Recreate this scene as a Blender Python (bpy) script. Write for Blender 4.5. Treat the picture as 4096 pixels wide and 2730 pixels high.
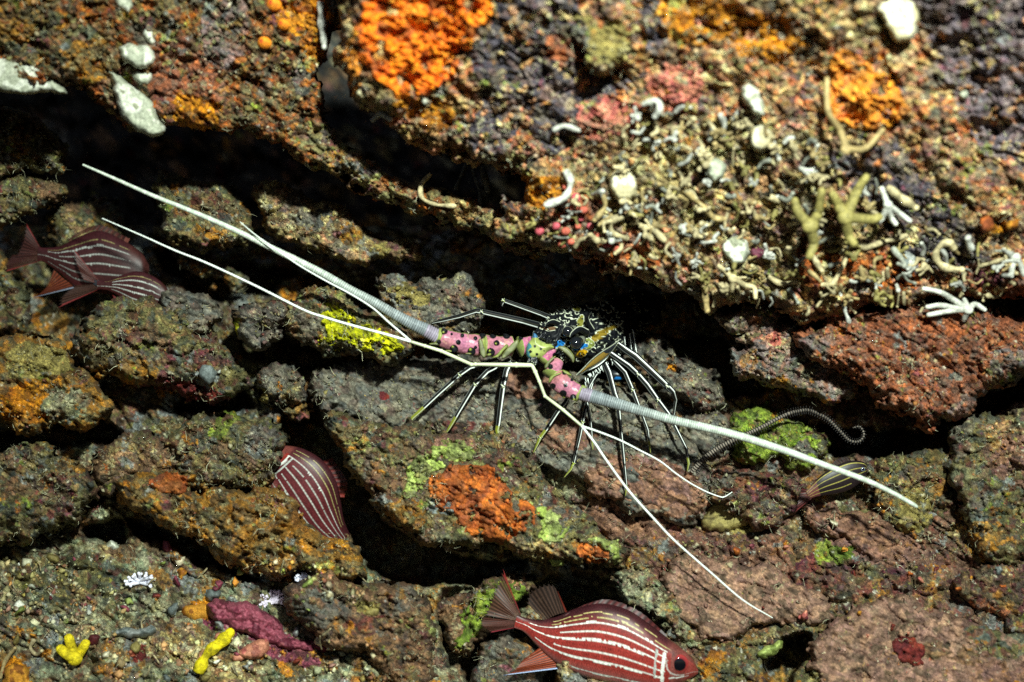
import bpy, math
import numpy as np
from mathutils import Vector

for o in list(bpy.data.objects):
    bpy.data.objects.remove(o)
SC = bpy.context.scene
COL = SC.collection

# ------------------------------------------------------------------ camera, water, strobe, exposure
D0 = 1.25                     # metres from the lens to the plane of the lobster
W0 = 1.20                     # metres across the frame at that plane
S = W0 / 4096.0               # metres per photograph pixel at that plane
cd = bpy.data.cameras.new('camera')
cam = bpy.data.objects.new('camera', cd)
COL.objects.link(cam)
cam.location = (0, -D0, 0)
cam.rotation_euler = (math.radians(90), 0, 0)
cd.sensor_width = 36
cd.lens = 36 * D0 / W0
cd.clip_start = 0.01
cd.clip_end = 50
cd.dof.use_dof = True
cd.dof.focus_distance = D0 - 0.01
cd.dof.aperture_fstop = 1.7
SC.camera = cam

world = bpy.data.worlds.new('World')
SC.world = world
world.use_nodes = True
wn = world.node_tree
bg = wn.nodes['Background']
sky = wn.nodes.new('ShaderNodeTexSky')
sky.sky_type = 'NISHITA'
sky.sun_disc = False
sky.sun_elevation = math.radians(50)
sky.sun_rotation = math.radians(180)
wn.links.new(sky.outputs['Color'], bg.inputs['Color'])
bg.inputs['Strength'].default_value = 0.03

# the diver's strobe, above and right of the lens
sd = bpy.data.lights.new('strobe', 'SPOT')
sd.energy = 240
sd.color = (0.90, 1.0, 0.90)
sd.spot_size = math.radians(92)
sd.spot_blend = 1.0
sd.shadow_soft_size = 0.034
so = bpy.data.objects.new('strobe', sd)
COL.objects.link(so)
so.location = (0.26, -1.45, 0.62)
so.rotation_euler = (Vector((0.08, 0.0, 0.04)) - so.location).to_track_quat('-Z', 'Y').to_euler()

SC.view_settings.view_transform = 'Standard'
SC.view_settings.look = 'None'
SC.view_settings.exposure = 0
SC.view_settings.gamma = 1
SC.cycles.use_denoising = False
SC.cycles.max_bounces = 3
SC.cycles.diffuse_bounces = 2
SC.cycles.transparent_max_bounces = 6

# ------------------------------------------------------------------ numbers: noise, cells, outlines
V = 4096 / 2353.0

def P(px, py, d):
    """photograph pixel and depth behind the lobster's plane (m) -> world, arrays or numbers"""
    k = (D0 + d) / D0 * S
    return (px - 2048) * k, d, (1365 - py) * k

def hsh(ix, iy, seed):
    h = (ix.astype(np.int64) * 374761393 + iy.astype(np.int64) * 668265263 + int(seed) * 982451653) & 0xffffffff
    h = ((h ^ (h >> 13)) * 1274126177) & 0xffffffff
    h = ((h ^ (h >> 15)) * 2246822519) & 0xffffffff
    h = h ^ (h >> 16)
    return (h & 0xffffff) / float(0x1000000)

def vnoise(x, y, seed):
    ix = np.floor(x); iy = np.floor(y)
    fx = x - ix; fy = y - iy
    fx = fx * fx * (3 - 2 * fx); fy = fy * fy * (3 - 2 * fy)
    a = hsh(ix, iy, seed); b = hsh(ix + 1, iy, seed)
    c = hsh(ix, iy + 1, seed); d = hsh(ix + 1, iy + 1, seed)
    return (a + (b - a) * fx) * (1 - fy) + (c + (d - c) * fx) * fy

def fbm(x, y, sc, seed, octs=4, gain=0.5):
    """about -1..1"""
    r = 0; a = 1; t = 0
    ca, sa = 0.8, 0.6
    x = x / sc; y = y / sc
    for k in range(octs):
        r = r + a * (vnoise(x, y, seed + k * 17) * 2 - 1); t += a
        a *= gain
        x, y = (x * ca - y * sa) * 2.03 + 5.1, (x * sa + y * ca) * 2.03 - 3.7
    return r / t * 1.5

def worley(x, y, sc, seed):
    x = x / sc; y = y / sc
    ix = np.floor(x); iy = np.floor(y)
    f1 = np.full(x.shape, 9.0); f2 = np.full(x.shape, 9.0); idd = np.zeros(x.shape)
    for dx in (-1, 0, 1):
        for dy in (-1, 0, 1):
            cx = ix + dx; cy = iy + dy
            qx = cx + 0.1 + 0.8 * hsh(cx, cy, seed); qy = cy + 0.1 + 0.8 * hsh(cx, cy, seed + 71)
            d = (qx - x) ** 2 + (qy - y) ** 2
            h = hsh(cx, cy, seed + 133)
            m = d < f1
            f2 = np.where(m, f1, np.minimum(f2, d))
            idd = np.where(m, h, idd)
            f1 = np.where(m, d, f1)
    return np.sqrt(f1), np.sqrt(f2), idd

def near(x, y, sc, seed):
    """distance and offset to the nearest cell centre, and that cell's number"""
    x = x / sc; y = y / sc
    ix = np.floor(x); iy = np.floor(y)
    f1 = np.full(x.shape, 9.0); bx = np.zeros(x.shape); by = np.zeros(x.shape); bi = np.zeros(x.shape)
    for dx in (-1, 0, 1):
        for dy in (-1, 0, 1):
            cx = ix + dx; cy = iy + dy
            ox = x - (cx + 0.1 + 0.8 * hsh(cx, cy, seed)); oy = y - (cy + 0.1 + 0.8 * hsh(cx, cy, seed + 71))
            d = ox * ox + oy * oy; m = d < f1
            bx = np.where(m, ox, bx); by = np.where(m, oy, by); bi = np.where(m, hsh(cx, cy, seed + 133), bi); f1 = np.where(m, d, f1)
    return np.sqrt(f1), bx, by, bi

def facets(x, y, sc, seed):
    """broken faces: every cell is a plane with a tilt of its own, about -1..1"""
    x = x / sc; y = y / sc
    ix = np.floor(x); iy = np.floor(y)
    f1 = np.full(x.shape, 9.0); r = np.zeros(x.shape)
    for dx in (-1, 0, 1):
        for dy in (-1, 0, 1):
            cx = ix + dx; cy = iy + dy
            ox = x - (cx + 0.1 + 0.8 * hsh(cx, cy, seed)); oy = y - (cy + 0.1 + 0.8 * hsh(cx, cy, seed + 71))
            d = ox * ox + oy * oy
            a = hsh(cx, cy, seed + 211) * 6.283
            t = (ox * np.cos(a) + oy * np.sin(a)) * (0.5 + 1.2 * hsh(cx, cy, seed + 212)) + (hsh(cx, cy, seed + 213) - 0.5) * 0.6
            r = np.where(d < f1, t, r); f1 = np.minimum(f1, d)
    return r

def sdf(poly, x, y):
    """signed distance to an outline, positive inside"""
    poly = np.asarray(poly, float)
    best = np.full(x.shape, 1e18); ins = np.zeros(x.shape, bool)
    n = len(poly)
    for i in range(n):
        ax, ay = poly[i]; bx, by = poly[(i + 1) % n]
        ex, ey = bx - ax, by - ay
        wx = x - ax; wy = y - ay
        t = np.clip((wx * ex + wy * ey) / (ex * ex + ey * ey + 1e-9), 0, 1)
        dx = wx - ex * t; dy = wy - ey * t
        best = np.minimum(best, dx * dx + dy * dy)
        c = ((ay > y) != (by > y)) & (x < ex * (y - ay) / (ey + 1e-12) + ax)
        ins ^= c
    return np.where(ins, 1, -1) * np.sqrt(best)

def smooth_poly(pts, it=2):
    p = np.asarray(pts, float)
    for _ in range(it):
        q = np.roll(p, -1, 0)
        p = np.stack([0.75 * p + 0.25 * q, 0.25 * p + 0.75 * q], 1).reshape(-1, 2)
    return p

def lin(c):
    c = np.asarray(c, float) / 255.0
    return np.where(c <= 0.04045, c / 12.92, ((c + 0.055) / 1.055) ** 2.4)

def ss(a, b, x):
    t = np.clip((x - a) / (b - a), 0, 1)
    return t * t * (3 - 2 * t)

# ------------------------------------------------------------------ materials
def new_mat(name, rough=0.8, spec=0.3, vary=0.5, sc1=260.0, sc2=900.0, bump=0.5, bsc=500.0, bdist=0.002, speck=0.0, alpha=None, sss=0.0):
    m = bpy.data.materials.new(name)
    m.use_nodes = True
    nt = m.node_tree
    b = nt.nodes['Principled BSDF']
    b.inputs['Roughness'].default_value = rough
    b.inputs['Specular IOR Level'].default_value = spec
    at = nt.nodes.new('ShaderNodeAttribute'); at.attribute_name = 'Col'
    tc = nt.nodes.new('ShaderNodeTexCoord')
    def noise(scale, det=3.0, rgh=0.6):
        n = nt.nodes.new('ShaderNodeTexNoise')
        n.inputs['Scale'].default_value = scale
        n.inputs['Detail'].default_value = det
        n.inputs['Roughness'].default_value = rgh
        nt.links.new(tc.outputs['Object'], n.inputs['Vector'])
        return n
    col = at.outputs['Color']
    for scale in (sc1, sc2):
        if not vary:
            break
        n = noise(scale)
        mr = nt.nodes.new('ShaderNodeMapRange')
        mr.inputs['From Min'].default_value = 0.33
        mr.inputs['From Max'].default_value = 0.67
        mr.inputs['To Min'].default_value = 1 - vary
        mr.inputs['To Max'].default_value = 1 + vary
        nt.links.new(n.outputs['Fac'], mr.inputs['Value'])
        mx = nt.nodes.new('ShaderNodeMix'); mx.data_type = 'RGBA'; mx.blend_type = 'MULTIPLY'
        mx.inputs['Factor'].default_value = 1
        nt.links.new(col, mx.inputs['A']); nt.links.new(mr.outputs['Result'], mx.inputs['B'])
        col = mx.outputs['Result']
    if speck:
        v = nt.nodes.new('ShaderNodeTexVoronoi'); v.inputs['Scale'].default_value = 230
        wn_ = noise(300, 3, .7); va = nt.nodes.new('ShaderNodeVectorMath'); va.operation = 'MULTIPLY_ADD'; va.inputs[1].default_value = (.014, .014, .014)
        nt.links.new(wn_.outputs['Color'], va.inputs[0]); nt.links.new(tc.outputs['Object'], va.inputs[2]); nt.links.new(va.outputs[0], v.inputs['Vector'])
        lt = nt.nodes.new('ShaderNodeMath'); lt.operation = 'LESS_THAN'; lt.inputs[1].default_value = 0.24
        nt.links.new(v.outputs['Distance'], lt.inputs[0])
        sp = nt.nodes.new('ShaderNodeSeparateColor'); nt.links.new(v.outputs['Color'], sp.inputs['Color'])
        lt2 = nt.nodes.new('ShaderNodeMath'); lt2.operation = 'LESS_THAN'; lt2.inputs[1].default_value = speck
        nt.links.new(sp.outputs['Red'], lt2.inputs[0])
        ml = nt.nodes.new('ShaderNodeMath'); ml.operation = 'MULTIPLY'
        nt.links.new(lt.outputs[0], ml.inputs[0]); nt.links.new(lt2.outputs[0], ml.inputs[1])
        cr = nt.nodes.new('ShaderNodeValToRGB')
        e = cr.color_ramp.elements
        e[0].color = (0.75, 0.72, 0.55, 1); e[1].color = (0.35, 0.03, 0.04, 1)
        x = cr.color_ramp.elements.new(0.35); x.color = (0.6, 0.5, 0.12, 1)
        x = cr.color_ramp.elements.new(0.7); x.color = (0.5, 0.2, 0.06, 1)
        nt.links.new(sp.outputs['Green'], cr.inputs['Fac'])
        mx = nt.nodes.new('ShaderNodeMix'); mx.data_type = 'RGBA'
        nt.links.new(ml.outputs[0], mx.inputs['Factor']); nt.links.new(col, mx.inputs['A']); nt.links.new(cr.outputs['Color'], mx.inputs['B'])
        col = mx.outputs['Result']
    nt.links.new(col, b.inputs['Base Color'])
    if bump:
        n = noise(bsc, 5.0, 0.7)
        bp = nt.nodes.new('ShaderNodeBump')
        bp.inputs['Strength'].default_value = bump
        bp.inputs['Distance'].default_value = bdist
        nt.links.new(n.outputs['Fac'], bp.inputs['Height'])
        nt.links.new(bp.outputs['Normal'], b.inputs['Normal'])
    if alpha is not None:
        b.inputs['Alpha'].default_value = alpha
    if sss:
        b.inputs['Subsurface Weight'].default_value = sss
        b.inputs['Subsurface Scale'].default_value = 0.003
    return m

M = {
    'rock': new_mat('encrusted_rock', 0.75, 0.25, 0.5, 240, 800, 0.9, 420, 0.003, 0.05),
    'slab': new_mat('coralline_slab', 0.8, 0.2, 0.35, 200, 900, 0.7, 600, 0.0015, 0.035),
    'sponge': new_mat('sponge_skin', 0.7, 0.25, 0.3, 220, 800, 0.8, 450, 0.002),
    'coral': new_mat('pale_coral', 0.6, 0.3, 0.28, 300, 900, 0.6, 600, 0.001),
    'shell': new_mat('lobster_shell', 0.36, 0.32, 0.12, 500, 1500, 0.15, 900, 0.0004),
    'leg': new_mat('leg_shell', 0.5, 0.12, 0.08, 500, 1500, 0, 900, 0.0003),
    'horn': new_mat('antenna_horn', 0.35, 0.4, 0.1, 500, 1500, 0.1, 900, 0.0003),
    'fish': new_mat('fish_scales', 0.42, 0.32, 0.3, 500, 1500, 0.2, 900, 0.0004),
    'fin': new_mat('fish_fin', 0.45, 0.4, 0.2, 500, 1500, 0, alpha=0.62),
    'turf': new_mat('turf_growth', 0.7, 0.3, 0.3, 500, 1500, 0),
    'eye': new_mat('wet_eye', 0.06, 0.7, 0, bump=0),
}

# ------------------------------------------------------------------ object helpers
def link(name, me, parent=None):
    o = bpy.data.objects.new(name, me)
    COL.objects.link(o)
    if parent is not None:
        o.parent = parent
    return o

def tag(o, label=None, cat=None, group=None, kind=None):
    if label: o['label'] = label
    if cat: o['category'] = cat
    if group: o['group'] = group
    if kind: o['kind'] = kind
    return o

class MB:
    """collects vertices, faces and vertex colours"""
    def __init__(s): s.v = []; s.f = []; s.c = []; s.n = 0
    def add(s, v, f, c):
        v = np.asarray(v, float).reshape(-1, 3)
        c = np.asarray(c, float)
        if c.ndim == 1: c = np.tile(c, (len(v), 1))
        f = np.asarray(f, np.int64)
        if f.shape[1] == 3: f = np.concatenate([f, np.full((len(f), 1), -1)], 1)
        f = np.where(f >= 0, f + s.n, -1)
        s.v.append(v); s.f.append(f); s.c.append(c[:, :3]); s.n += len(v)
    def build(s, name, mat, parent=None, smooth=True, origin=None):
        v = np.concatenate(s.v); f = np.concatenate(s.f); c = np.concatenate(s.c)
        if origin is None:
            org = np.zeros(3) if parent is not None else v.mean(0)
        else:
            org = np.asarray(origin, float)
        me = bpy.data.meshes.new(name)
        v = v - org
        nl = np.where(f[:, 3] >= 0, 4, 3)
        flat = f.reshape(-1); flat = flat[flat >= 0]
        me.vertices.add(len(v)); me.vertices.foreach_set('co', v.astype(np.float32).ravel())
        me.loops.add(len(flat)); me.loops.foreach_set('vertex_index', flat.astype(np.int32))
        me.polygons.add(len(f))
        st = np.concatenate([[0], np.cumsum(nl)[:-1]])
        me.polygons.foreach_set('loop_start', st.astype(np.int32))
        me.update(calc_edges=True)
        if smooth: me.polygons.foreach_set('use_smooth', np.ones(len(f), bool))
        a = me.color_attributes.new('Col', 'FLOAT_COLOR', 'POINT')
        cc = np.concatenate([np.clip(c, 0, 1), np.ones((len(c), 1))], 1)
        a.data.foreach_set('color', cc.astype(np.float32).ravel())
        me.materials.append(mat)
        me.validate()
        o = link(name, me, parent)
        if parent is None: o.location = org
        else:
            base = PARENT_ORG.get(parent.name)
            if base is not None and origin is None:
                o.location = -np.asarray(base)
        return o

PARENT_ORG = {}
def remember(o):
    PARENT_ORG[o.name] = tuple(o.location)
    return o

def empty(name, pt, label, cat, group=None):
    o = bpy.data.objects.new(name, None)
    o.empty_display_size = 0.02
    COL.objects.link(o)
    o.location = P(*pt)
    tag(o, label, cat, group)
    return remember(o)

def grid_mesh(poly, step, depth, pad=0.0, warp=None):
    """quads over the inside of an outline, boundary pulled onto it. depth(x,y,sd)->d"""
    poly = np.asarray(poly, float)
    x0, y0 = poly.min(0) - 30; x1, y1 = poly.max(0) + 30
    xs = np.arange(x0, x1 + step, step); ys = np.arange(y0, y1 + step, step)
    X, Y = np.meshgrid(xs, ys)
    def SD(x, y):
        if warp: dx, dy = warp(x, y); return sdf(poly, x + dx, y + dy)
        return sdf(poly, x, y)
    sd = SD(X, Y)
    gy, gx = np.gradient(sd, step)
    gl = np.maximum(np.hypot(gx, gy), 0.3)
    ins = sd > 0
    cell = (ins[:-1, :-1].astype(int) + ins[1:, :-1] + ins[:-1, 1:] + ins[1:, 1:]) > 0
    used = np.zeros(sd.shape, bool)
    used[:-1, :-1] |= cell; used[1:, :-1] |= cell; used[:-1, 1:] |= cell; used[1:, 1:] |= cell
    out = used & ~ins
    mv = np.where(out, np.clip(-sd, 0, 1.5 * step), 0)
    X = X + gx / gl * mv / 1.0; Y = Y + gy / gl * mv
    sd = np.where(out, 0, sd)
    idx = np.full(sd.shape, -1); idx[used] = np.arange(used.sum())
    j, i = np.nonzero(cell)
    f = np.stack([idx[j, i], idx[j + 1, i], idx[j + 1, i + 1], idx[j, i + 1]], 1)
    x = X[used]; y = Y[used]; s_ = sd[used]
    d = depth(x, y, s_)
    wx, wy, wz = P(x, y, d)
    return np.stack([wx, wy, wz], 1), f, x, y, s_, d

# depth raster of what has been built, for setting small things on the rock
RS = 6.0; RX0, RY0 = -300.0, -300.0
RNX, RNY = int(4700 / RS), int(3330 / RS)
DM = np.full((RNY, RNX), 9.0)
CM = np.zeros((RNY, RNX, 3))
def raster(x, y, d, c=None):
    i = np.clip(((x - RX0) / RS).astype(int), 0, RNX - 1); j = np.clip(((y - RY0) / RS).astype(int), 0, RNY - 1)
    np.minimum.at(DM, (j, i), d)
    if c is not None:
        m = d <= DM[j, i] + 0.002
        CM[j[m], i[m]] = c[m]
def surf(x, y):
    i = np.clip(((np.asarray(x, float) - RX0) / RS).astype(int), 0, RNX - 1); j = np.clip(((np.asarray(y, float) - RY0) / RS).astype(int), 0, RNY - 1)
    return DM[j, i]

# ------------------------------------------------------------------ rock surfaces
PAL = {
    'rust': [(86, 78, 60), (70, 70, 56), (126, 62, 20), (98, 72, 34), (150, 80, 26), (74, 66, 44), (110, 96, 48), (56, 54, 46), (176, 92, 36), (90, 50, 38), (128, 118, 80)],
    'lips': [(110, 104, 66), (74, 78, 60), (142, 130, 84), (96, 66, 40), (60, 62, 58), (150, 84, 44), (168, 160, 110), (98, 82, 84)],
    'mauve': [(84, 77, 84), (66, 62, 72), (78, 71, 78), (60, 57, 64), (120, 104, 92), (96, 88, 92), (150, 136, 100), (56, 54, 66), (72, 68, 78), (110, 84, 76)],
    'dusk': [(112, 100, 104), (96, 88, 96), (124, 108, 104), (104, 94, 92), (88, 82, 92), (132, 118, 104), (116, 92, 96)],
    'tan': [(160, 124, 80), (124, 96, 74), (186, 156, 100), (150, 90, 46), (104, 86, 76), (176, 108, 84), (138, 130, 84), (196, 186, 136), (120, 70, 60), (92, 84, 92), (110, 112, 70), (200, 110, 60), (84, 70, 66)],
    'cream': [(150, 120, 70), (104, 84, 66), (88, 78, 80), (170, 158, 104), (120, 108, 76), (196, 190, 140), (110, 84, 62), (150, 106, 70), (90, 86, 70), (180, 130, 96), (146, 134, 84)],
    'redrock': [(132, 76, 50), (112, 66, 46), (148, 86, 52), (96, 80, 72), (104, 70, 54), (130, 84, 62), (90, 58, 46), (168, 94, 52), (110, 90, 76)],
    'strata': [(110, 100, 100), (86, 86, 86), (134, 104, 98), (124, 90, 70), (72, 76, 74), (150, 124, 110), (130, 84, 56), (100, 106, 84)],
    'olive': [(86, 84, 52), (66, 70, 50), (108, 100, 60), (92, 72, 44), (56, 60, 52), (124, 116, 74), (102, 58, 48), (80, 88, 84)],
    'grey': [(92, 92, 84), (76, 78, 76), (104, 98, 84), (84, 74, 62), (68, 72, 68), (112, 108, 92), (96, 80, 72)],
    'brown': [(118, 86, 70), (104, 78, 66), (130, 96, 76), (96, 76, 62), (124, 92, 66), (110, 84, 80)],
    'pinkslab': [(126, 96, 80), (112, 86, 74), (136, 106, 84), (104, 84, 70), (120, 92, 84), (94, 80, 62)],
    'umber': [(110, 82, 60), (92, 74, 52), (126, 94, 66), (84, 62, 50), (100, 88, 62), (70, 60, 54)],
    'mustard': [(154, 106, 34), (128, 92, 34), (170, 116, 40), (100, 76, 34), (140, 90, 30), (112, 88, 54), (64, 52, 40), (96, 92, 66), (70, 66, 54), (124, 118, 84)],
    'rubble': [(170, 168, 136), (120, 136, 110), (96, 98, 70), (120, 118, 84), (76, 80, 68), (104, 78, 54), (140, 132, 94), (84, 60, 56), (64, 68, 58), (124, 96, 66), (150, 150, 120)],
    'maroon': [(92, 44, 44), (76, 66, 52), (110, 60, 44), (70, 54, 54), (98, 84, 58), (84, 40, 56), (120, 104, 70), (64, 66, 54)],
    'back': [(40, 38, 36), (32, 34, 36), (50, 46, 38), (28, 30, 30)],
    'orange': [(226, 106, 24), (238, 122, 34), (212, 96, 26), (230, 134, 50), (196, 84, 30), (150, 84, 50)],
    'amber': [(206, 132, 44), (216, 142, 50), (190, 116, 40), (176, 92, 60), (150, 104, 60)],
    'darkorange': [(146, 76, 34), (158, 82, 32), (130, 66, 34), (178, 100, 40), (116, 62, 38), (104, 66, 48), (140, 88, 46)],
    'lime': [(136, 152, 72), (152, 166, 90), (112, 126, 60), (130, 130, 80), (164, 174, 110), (96, 96, 66)],
    'yellow': [(176, 176, 10), (150, 152, 16), (196, 190, 20), (120, 124, 24)],
    'moss': [(100, 122, 40), (80, 100, 34), (122, 140, 50), (70, 80, 38), (92, 92, 54), (140, 150, 60)],
    'ochre': [(184, 120, 28), (160, 96, 24), (196, 136, 44), (140, 86, 30)],
    'pink': [(186, 110, 92), (170, 92, 84), (196, 130, 104), (150, 90, 76), (150, 120, 84), (120, 90, 76), (180, 84, 84)],
    'white': [(176, 178, 158), (156, 160, 140), (196, 198, 182), (136, 138, 116)],
    'crimson': [(96, 34, 32), (112, 46, 32), (80, 32, 36)],
    'purple': [(104, 48, 64), (124, 64, 80), (90, 40, 56), (110, 66, 66)],
    'bone': [(190, 182, 150), (170, 160, 124), (206, 200, 172), (150, 138, 100)],
    'plum': [(112, 46, 62), (140, 70, 84), (96, 38, 52), (150, 84, 90), (104, 50, 44)],
    'khaki': [(128, 116, 66), (116, 104, 60), (140, 128, 74)],
    'steel': [(116, 124, 122), (96, 104, 102), (136, 140, 136)],
}
PAL = {k: lin(v) for k, v in PAL.items()}

def mottle(pal, x, y, seed, ids, soft=0.35):
    p = PAL[pal]; n = len(p)
    low = fbm(x, y, 230, seed + 5, 3) * 0.33 + 0.5
    c = 0
    for k, (idd, wgt) in enumerate(zip(ids, (0.22, 0.55, 0.23))):
        t = (idd * (0.75) + low * 0.9 + 0.31 * k) % 1.0
        c = c + wgt * p[np.clip((t * n).astype(int), 0, n - 1)]
    b = 0.5 + 0.75 * ids[1] * (0.6 + 0.8 * ids[2]) + 0.55 * (fbm(x, y, 28, seed + 6, 4, 0.75) + 0.4)
    m = c.mean(1, keepdims=True)
    c = m + (c - m) * 1.04
    b = b * (0.72 + 0.56 * hsh(np.round(x), np.round(y), seed + 7))
    return np.clip(c * np.clip(b, 0.22, 2.1)[:, None], 0.004, 0.8)

def blob(cx, cy, rx, ry=None, a=0):
    ry = rx if ry is None else ry
    return ('e', cx * V, cy * V, rx * V, ry * V, math.radians(a))

def patch_mask(shape, x, y, seed, rag=1.0):
    if shape[0] == 'e':
        _, cx, cy, rx, ry, a = shape
        u = ((x - cx) * math.cos(a) + (y - cy) * math.sin(a)) / rx
        v = (-(x - cx) * math.sin(a) + (y - cy) * math.cos(a)) / ry
        s_ = (1 - np.hypot(u, v)) * min(rx, ry)
    else:
        s_ = sdf(np.asarray(shape) * V, x, y)
    return s_ + rag * (fbm(x, y, 60, seed, 4, 0.65) * 26)

ROCKS = {}
SHOW = []
def rock(name, label, cat, poly, d0, T, w, pal, gx=0, gy=0, step=5.0, seed=1, nod=1.0, strata=0.35, sang=25, rough=1.0,
         patches=(), back=0.06, mat='rock', lump=1.0, edge=1.0, group=None, kind=None, smoothit=1, fine=1.0, pits=0.0, crack=1.0, grow=10):
    pv = smooth_poly(np.asarray(poly, float) * V, smoothit)
    cx, cy = pv.mean(0)
    w = w * V * 0.72
    e1 = edge
    ctr = pv.mean(0); ext = np.maximum(np.ptp(pv, axis=0) / 2, 60); kx, ky = 1 - grow / (ext + grow)
    if e1 == 0: kx = ky = 1.0
    warp = lambda x, y: ((x - ctr[0]) * (kx - 1) + e1 * (26 * fbm(x, y, 110, seed + 31, 2) + 18 * fbm(x, y, 34, seed + 32, 3, .65)),
                         (y - ctr[1]) * (ky - 1) + e1 * (26 * fbm(x, y, 110, seed + 41, 2) + 18 * fbm(x, y, 34, seed + 42, 3, .65)))
    def cells(x, y):
        wx = x + 14 * fbm(x, y, 40, seed + 3, 2) + 5 * fbm(x, y, 13, seed + 8, 2)
        wy = y + 14 * fbm(x, y, 40, seed + 4, 2) + 5 * fbm(x, y, 13, seed + 9, 2)
        return worley(wx, wy, 78, seed), worley(wx, wy * 1.25, 31, seed + 1), worley(wx, wy, 14, seed + 2)
    ca, sa = math.cos(math.radians(sang)), math.sin(math.radians(sang))
    def relief(x, y, s_, W_=None):
        (a1, a2, ai), (b1, b2, bi), (c1, c2, ci) = W_ or cells(x, y)
        h = lump * 34 * fbm(x, y, 260, seed + 11, 3)
        h = h + nod * (15 * (ai - 0.35) * ss(0.0, 0.28, a2 - a1) + 9 * (1 - a1 ** 2))
        h = h + nod * (9 * (1 - 1.2 * b1 ** 2) * (0.4 + bi) + 7 * (bi - 0.5) * ss(0, 0.2, b2 - b1))
        jx = x + 12 * fbm(x, y, 36, seed + 14, 2); jy = y + 12 * fbm(x, y, 36, seed + 15, 2)
        h = h + nod * 24 * facets(jx * .87 + jy * .5, (-jx * .5 + jy * .87) * 1.5, 92, seed + 301) + nod * 9 * facets(jx, jy * 1.3, 36, seed + 302)
        h = h + fine * 3.6 * (1 - 1.3 * c1 ** 2) * (0.3 + ci)
        h = h + rough * (7 * fbm(x, y, 34, seed + 21, 4, 0.65))
        if strata:
            u = x * ca + y * sa; v = -x * sa + y * ca
            q = v / 46 + 1.6 * fbm(u / 3.2, v, 60, seed + 51, 3)
            fr = q - np.floor(q)
            h = h + strata * (24 * (fr - 0.5) * (0.5 + hsh(np.floor(q), np.floor(q) * 0, seed + 5)))
            ck = np.abs(fbm(u / 3.5, v, 55, seed + 52, 3))
            h = h - strata * 26 * (1 - ss(0, 0.07, ck))
        cu = x * 0.87 + y * 0.5; cv = -x * 0.5 + y * 0.87
        cr = np.abs(fbm(cu / 2.4, cv, 130, seed + 57, 3, 0.6))
        h = h - crack * 22 * (1 - ss(0.0, 0.055, cr))
        h = h + nod * 26 * fbm(x, y, 120, seed + 58, 2) + nod * 12 * np.abs(fbm(x, y, 60, seed + 59, 2))
        q = worley(x + 20 * fbm(x, y, 70, seed + 66, 2), y + 20 * fbm(x, y, 70, seed + 67, 2), 170, seed + 63)
        h = h + nod * (30 * (q[2] - .45) * ss(0, .12, q[1] - q[0]) + 20 * (1 - q[0] ** 2))
        if pits:
            (p1, p2, pi_) = worley(x, y, 44, seed + 61)
            h = h - pits * 22 * (pi_ > 0.55) * (1 - ss(0.14, 0.3, p1))
        return h
    def depth(x, y, s_, W_=None):
        t = np.clip(s_ / w, 0, 1)
        prof = np.sqrt(np.clip(1 - (1 - t) ** 2, 0, 1))
        amp = np.clip(s_ / 24.0, 0, 1)
        return d0 + gx * (x - cx) / 1000 + gy * (y - cy) / 1000 - T * prof - amp * S * relief(x, y, s_, W_)
    hold = {}
    def depth_m(x, y, s_):
        hold['W'] = cells(x, y)
        return depth(x, y, s_, hold['W'])
    v, f, x, y, s_, d = grid_mesh(pv, step, depth_m, warp=warp)
    ids = [q[2] for q in hold['W']]
    c = mottle(pal, x, y, seed, ids)
    if mat == 'rock' and pal not in ('redrock', 'mustard', 'moss'):
        for k, pp in enumerate(('olive', 'grey', 'umber', 'cream', 'maroon', 'mustard')):
            q = fbm(x, y, 150, seed * 3 + 400 + k * 11, 5, 0.62)
            m = q > (0.52 if k < 3 else 0.62)
            c = np.where(m[:, None], 0.25 * c + 0.75 * mottle(pp, x, y, seed + 60 + k, ids), c)
    for k, pt in enumerate(patches):
        shape, pp = pt[0], pt[1]
        rag = pt[2] if len(pt) > 2 else 1.0
        m = patch_mask(shape, x, y, seed + 200 + k * 7, rag)
        holes = 1.0 - 0.85 * (ids[1] > 0.86) * (rag > 0.6)
        c = np.where((m > 0)[:, None] & (holes > 0.5)[:, None], mottle(pp, x, y, seed + 90 + k, ids), c)
    if mat == 'rock' and pal != 'back':
        for k, pp in enumerate(('rust', 'pinkslab', 'purple', 'moss', 'ochre', 'lime', 'steel')):
            q = fbm(x, y, 84, seed * 5 + 500 + k * 13, 5, 0.7)
            t = (ss(0.66, 0.74, q) * (0.7 if k != 5 else .6))[:, None]
            c = c * (1 - t) + mottle(pp, x, y, seed + 70 + k, ids) * t
    # grey scrapings, pale crust and dark red film with shapes of their own
    acc = 0.10 if mat == 'slab' else 0.0
    for k, (sc_, th, cc, mix_) in enumerate(((48, 0.66, (176, 170, 130), .6), (40, 0.74, (112, 34, 32), .6), (64, 0.74, (150, 100, 30), .55), (30, 0.80, (206, 200, 176), .65), (54, 0.70, (52, 56, 50), .7), (36, 0.84, (150, 150, 50), .55), (44, 0.84, (120, 62, 84), .5))):
        q = fbm(x, y, sc_, seed + 77 + 5 * k, 4, 0.75) + acc * -1.0
        t = (ss(th, th + 0.12, q) * mix_)[:, None]
        c = c * (1 - t) + lin(cc) * t
    mb = MB(); mb.add(v, f, c)
    # the back of the boulder
    v2, f2, x2, y2, s2, d2 = grid_mesh(pv, step * 4, lambda x, y, s_: d0 + gx * (x - cx) / 1000 + gy * (y - cy) / 1000 + 0.0005 + back * np.sqrt(np.clip(1 - (1 - np.clip(s_ / w, 0, 1)) ** 2, 0, 1)), warp=warp)
    mb.add(v2, f2[:, ::-1], PAL[pal].mean(0))
    o = mb.build(name, M[mat])
    tag(o, label, cat, group, kind)
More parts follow.
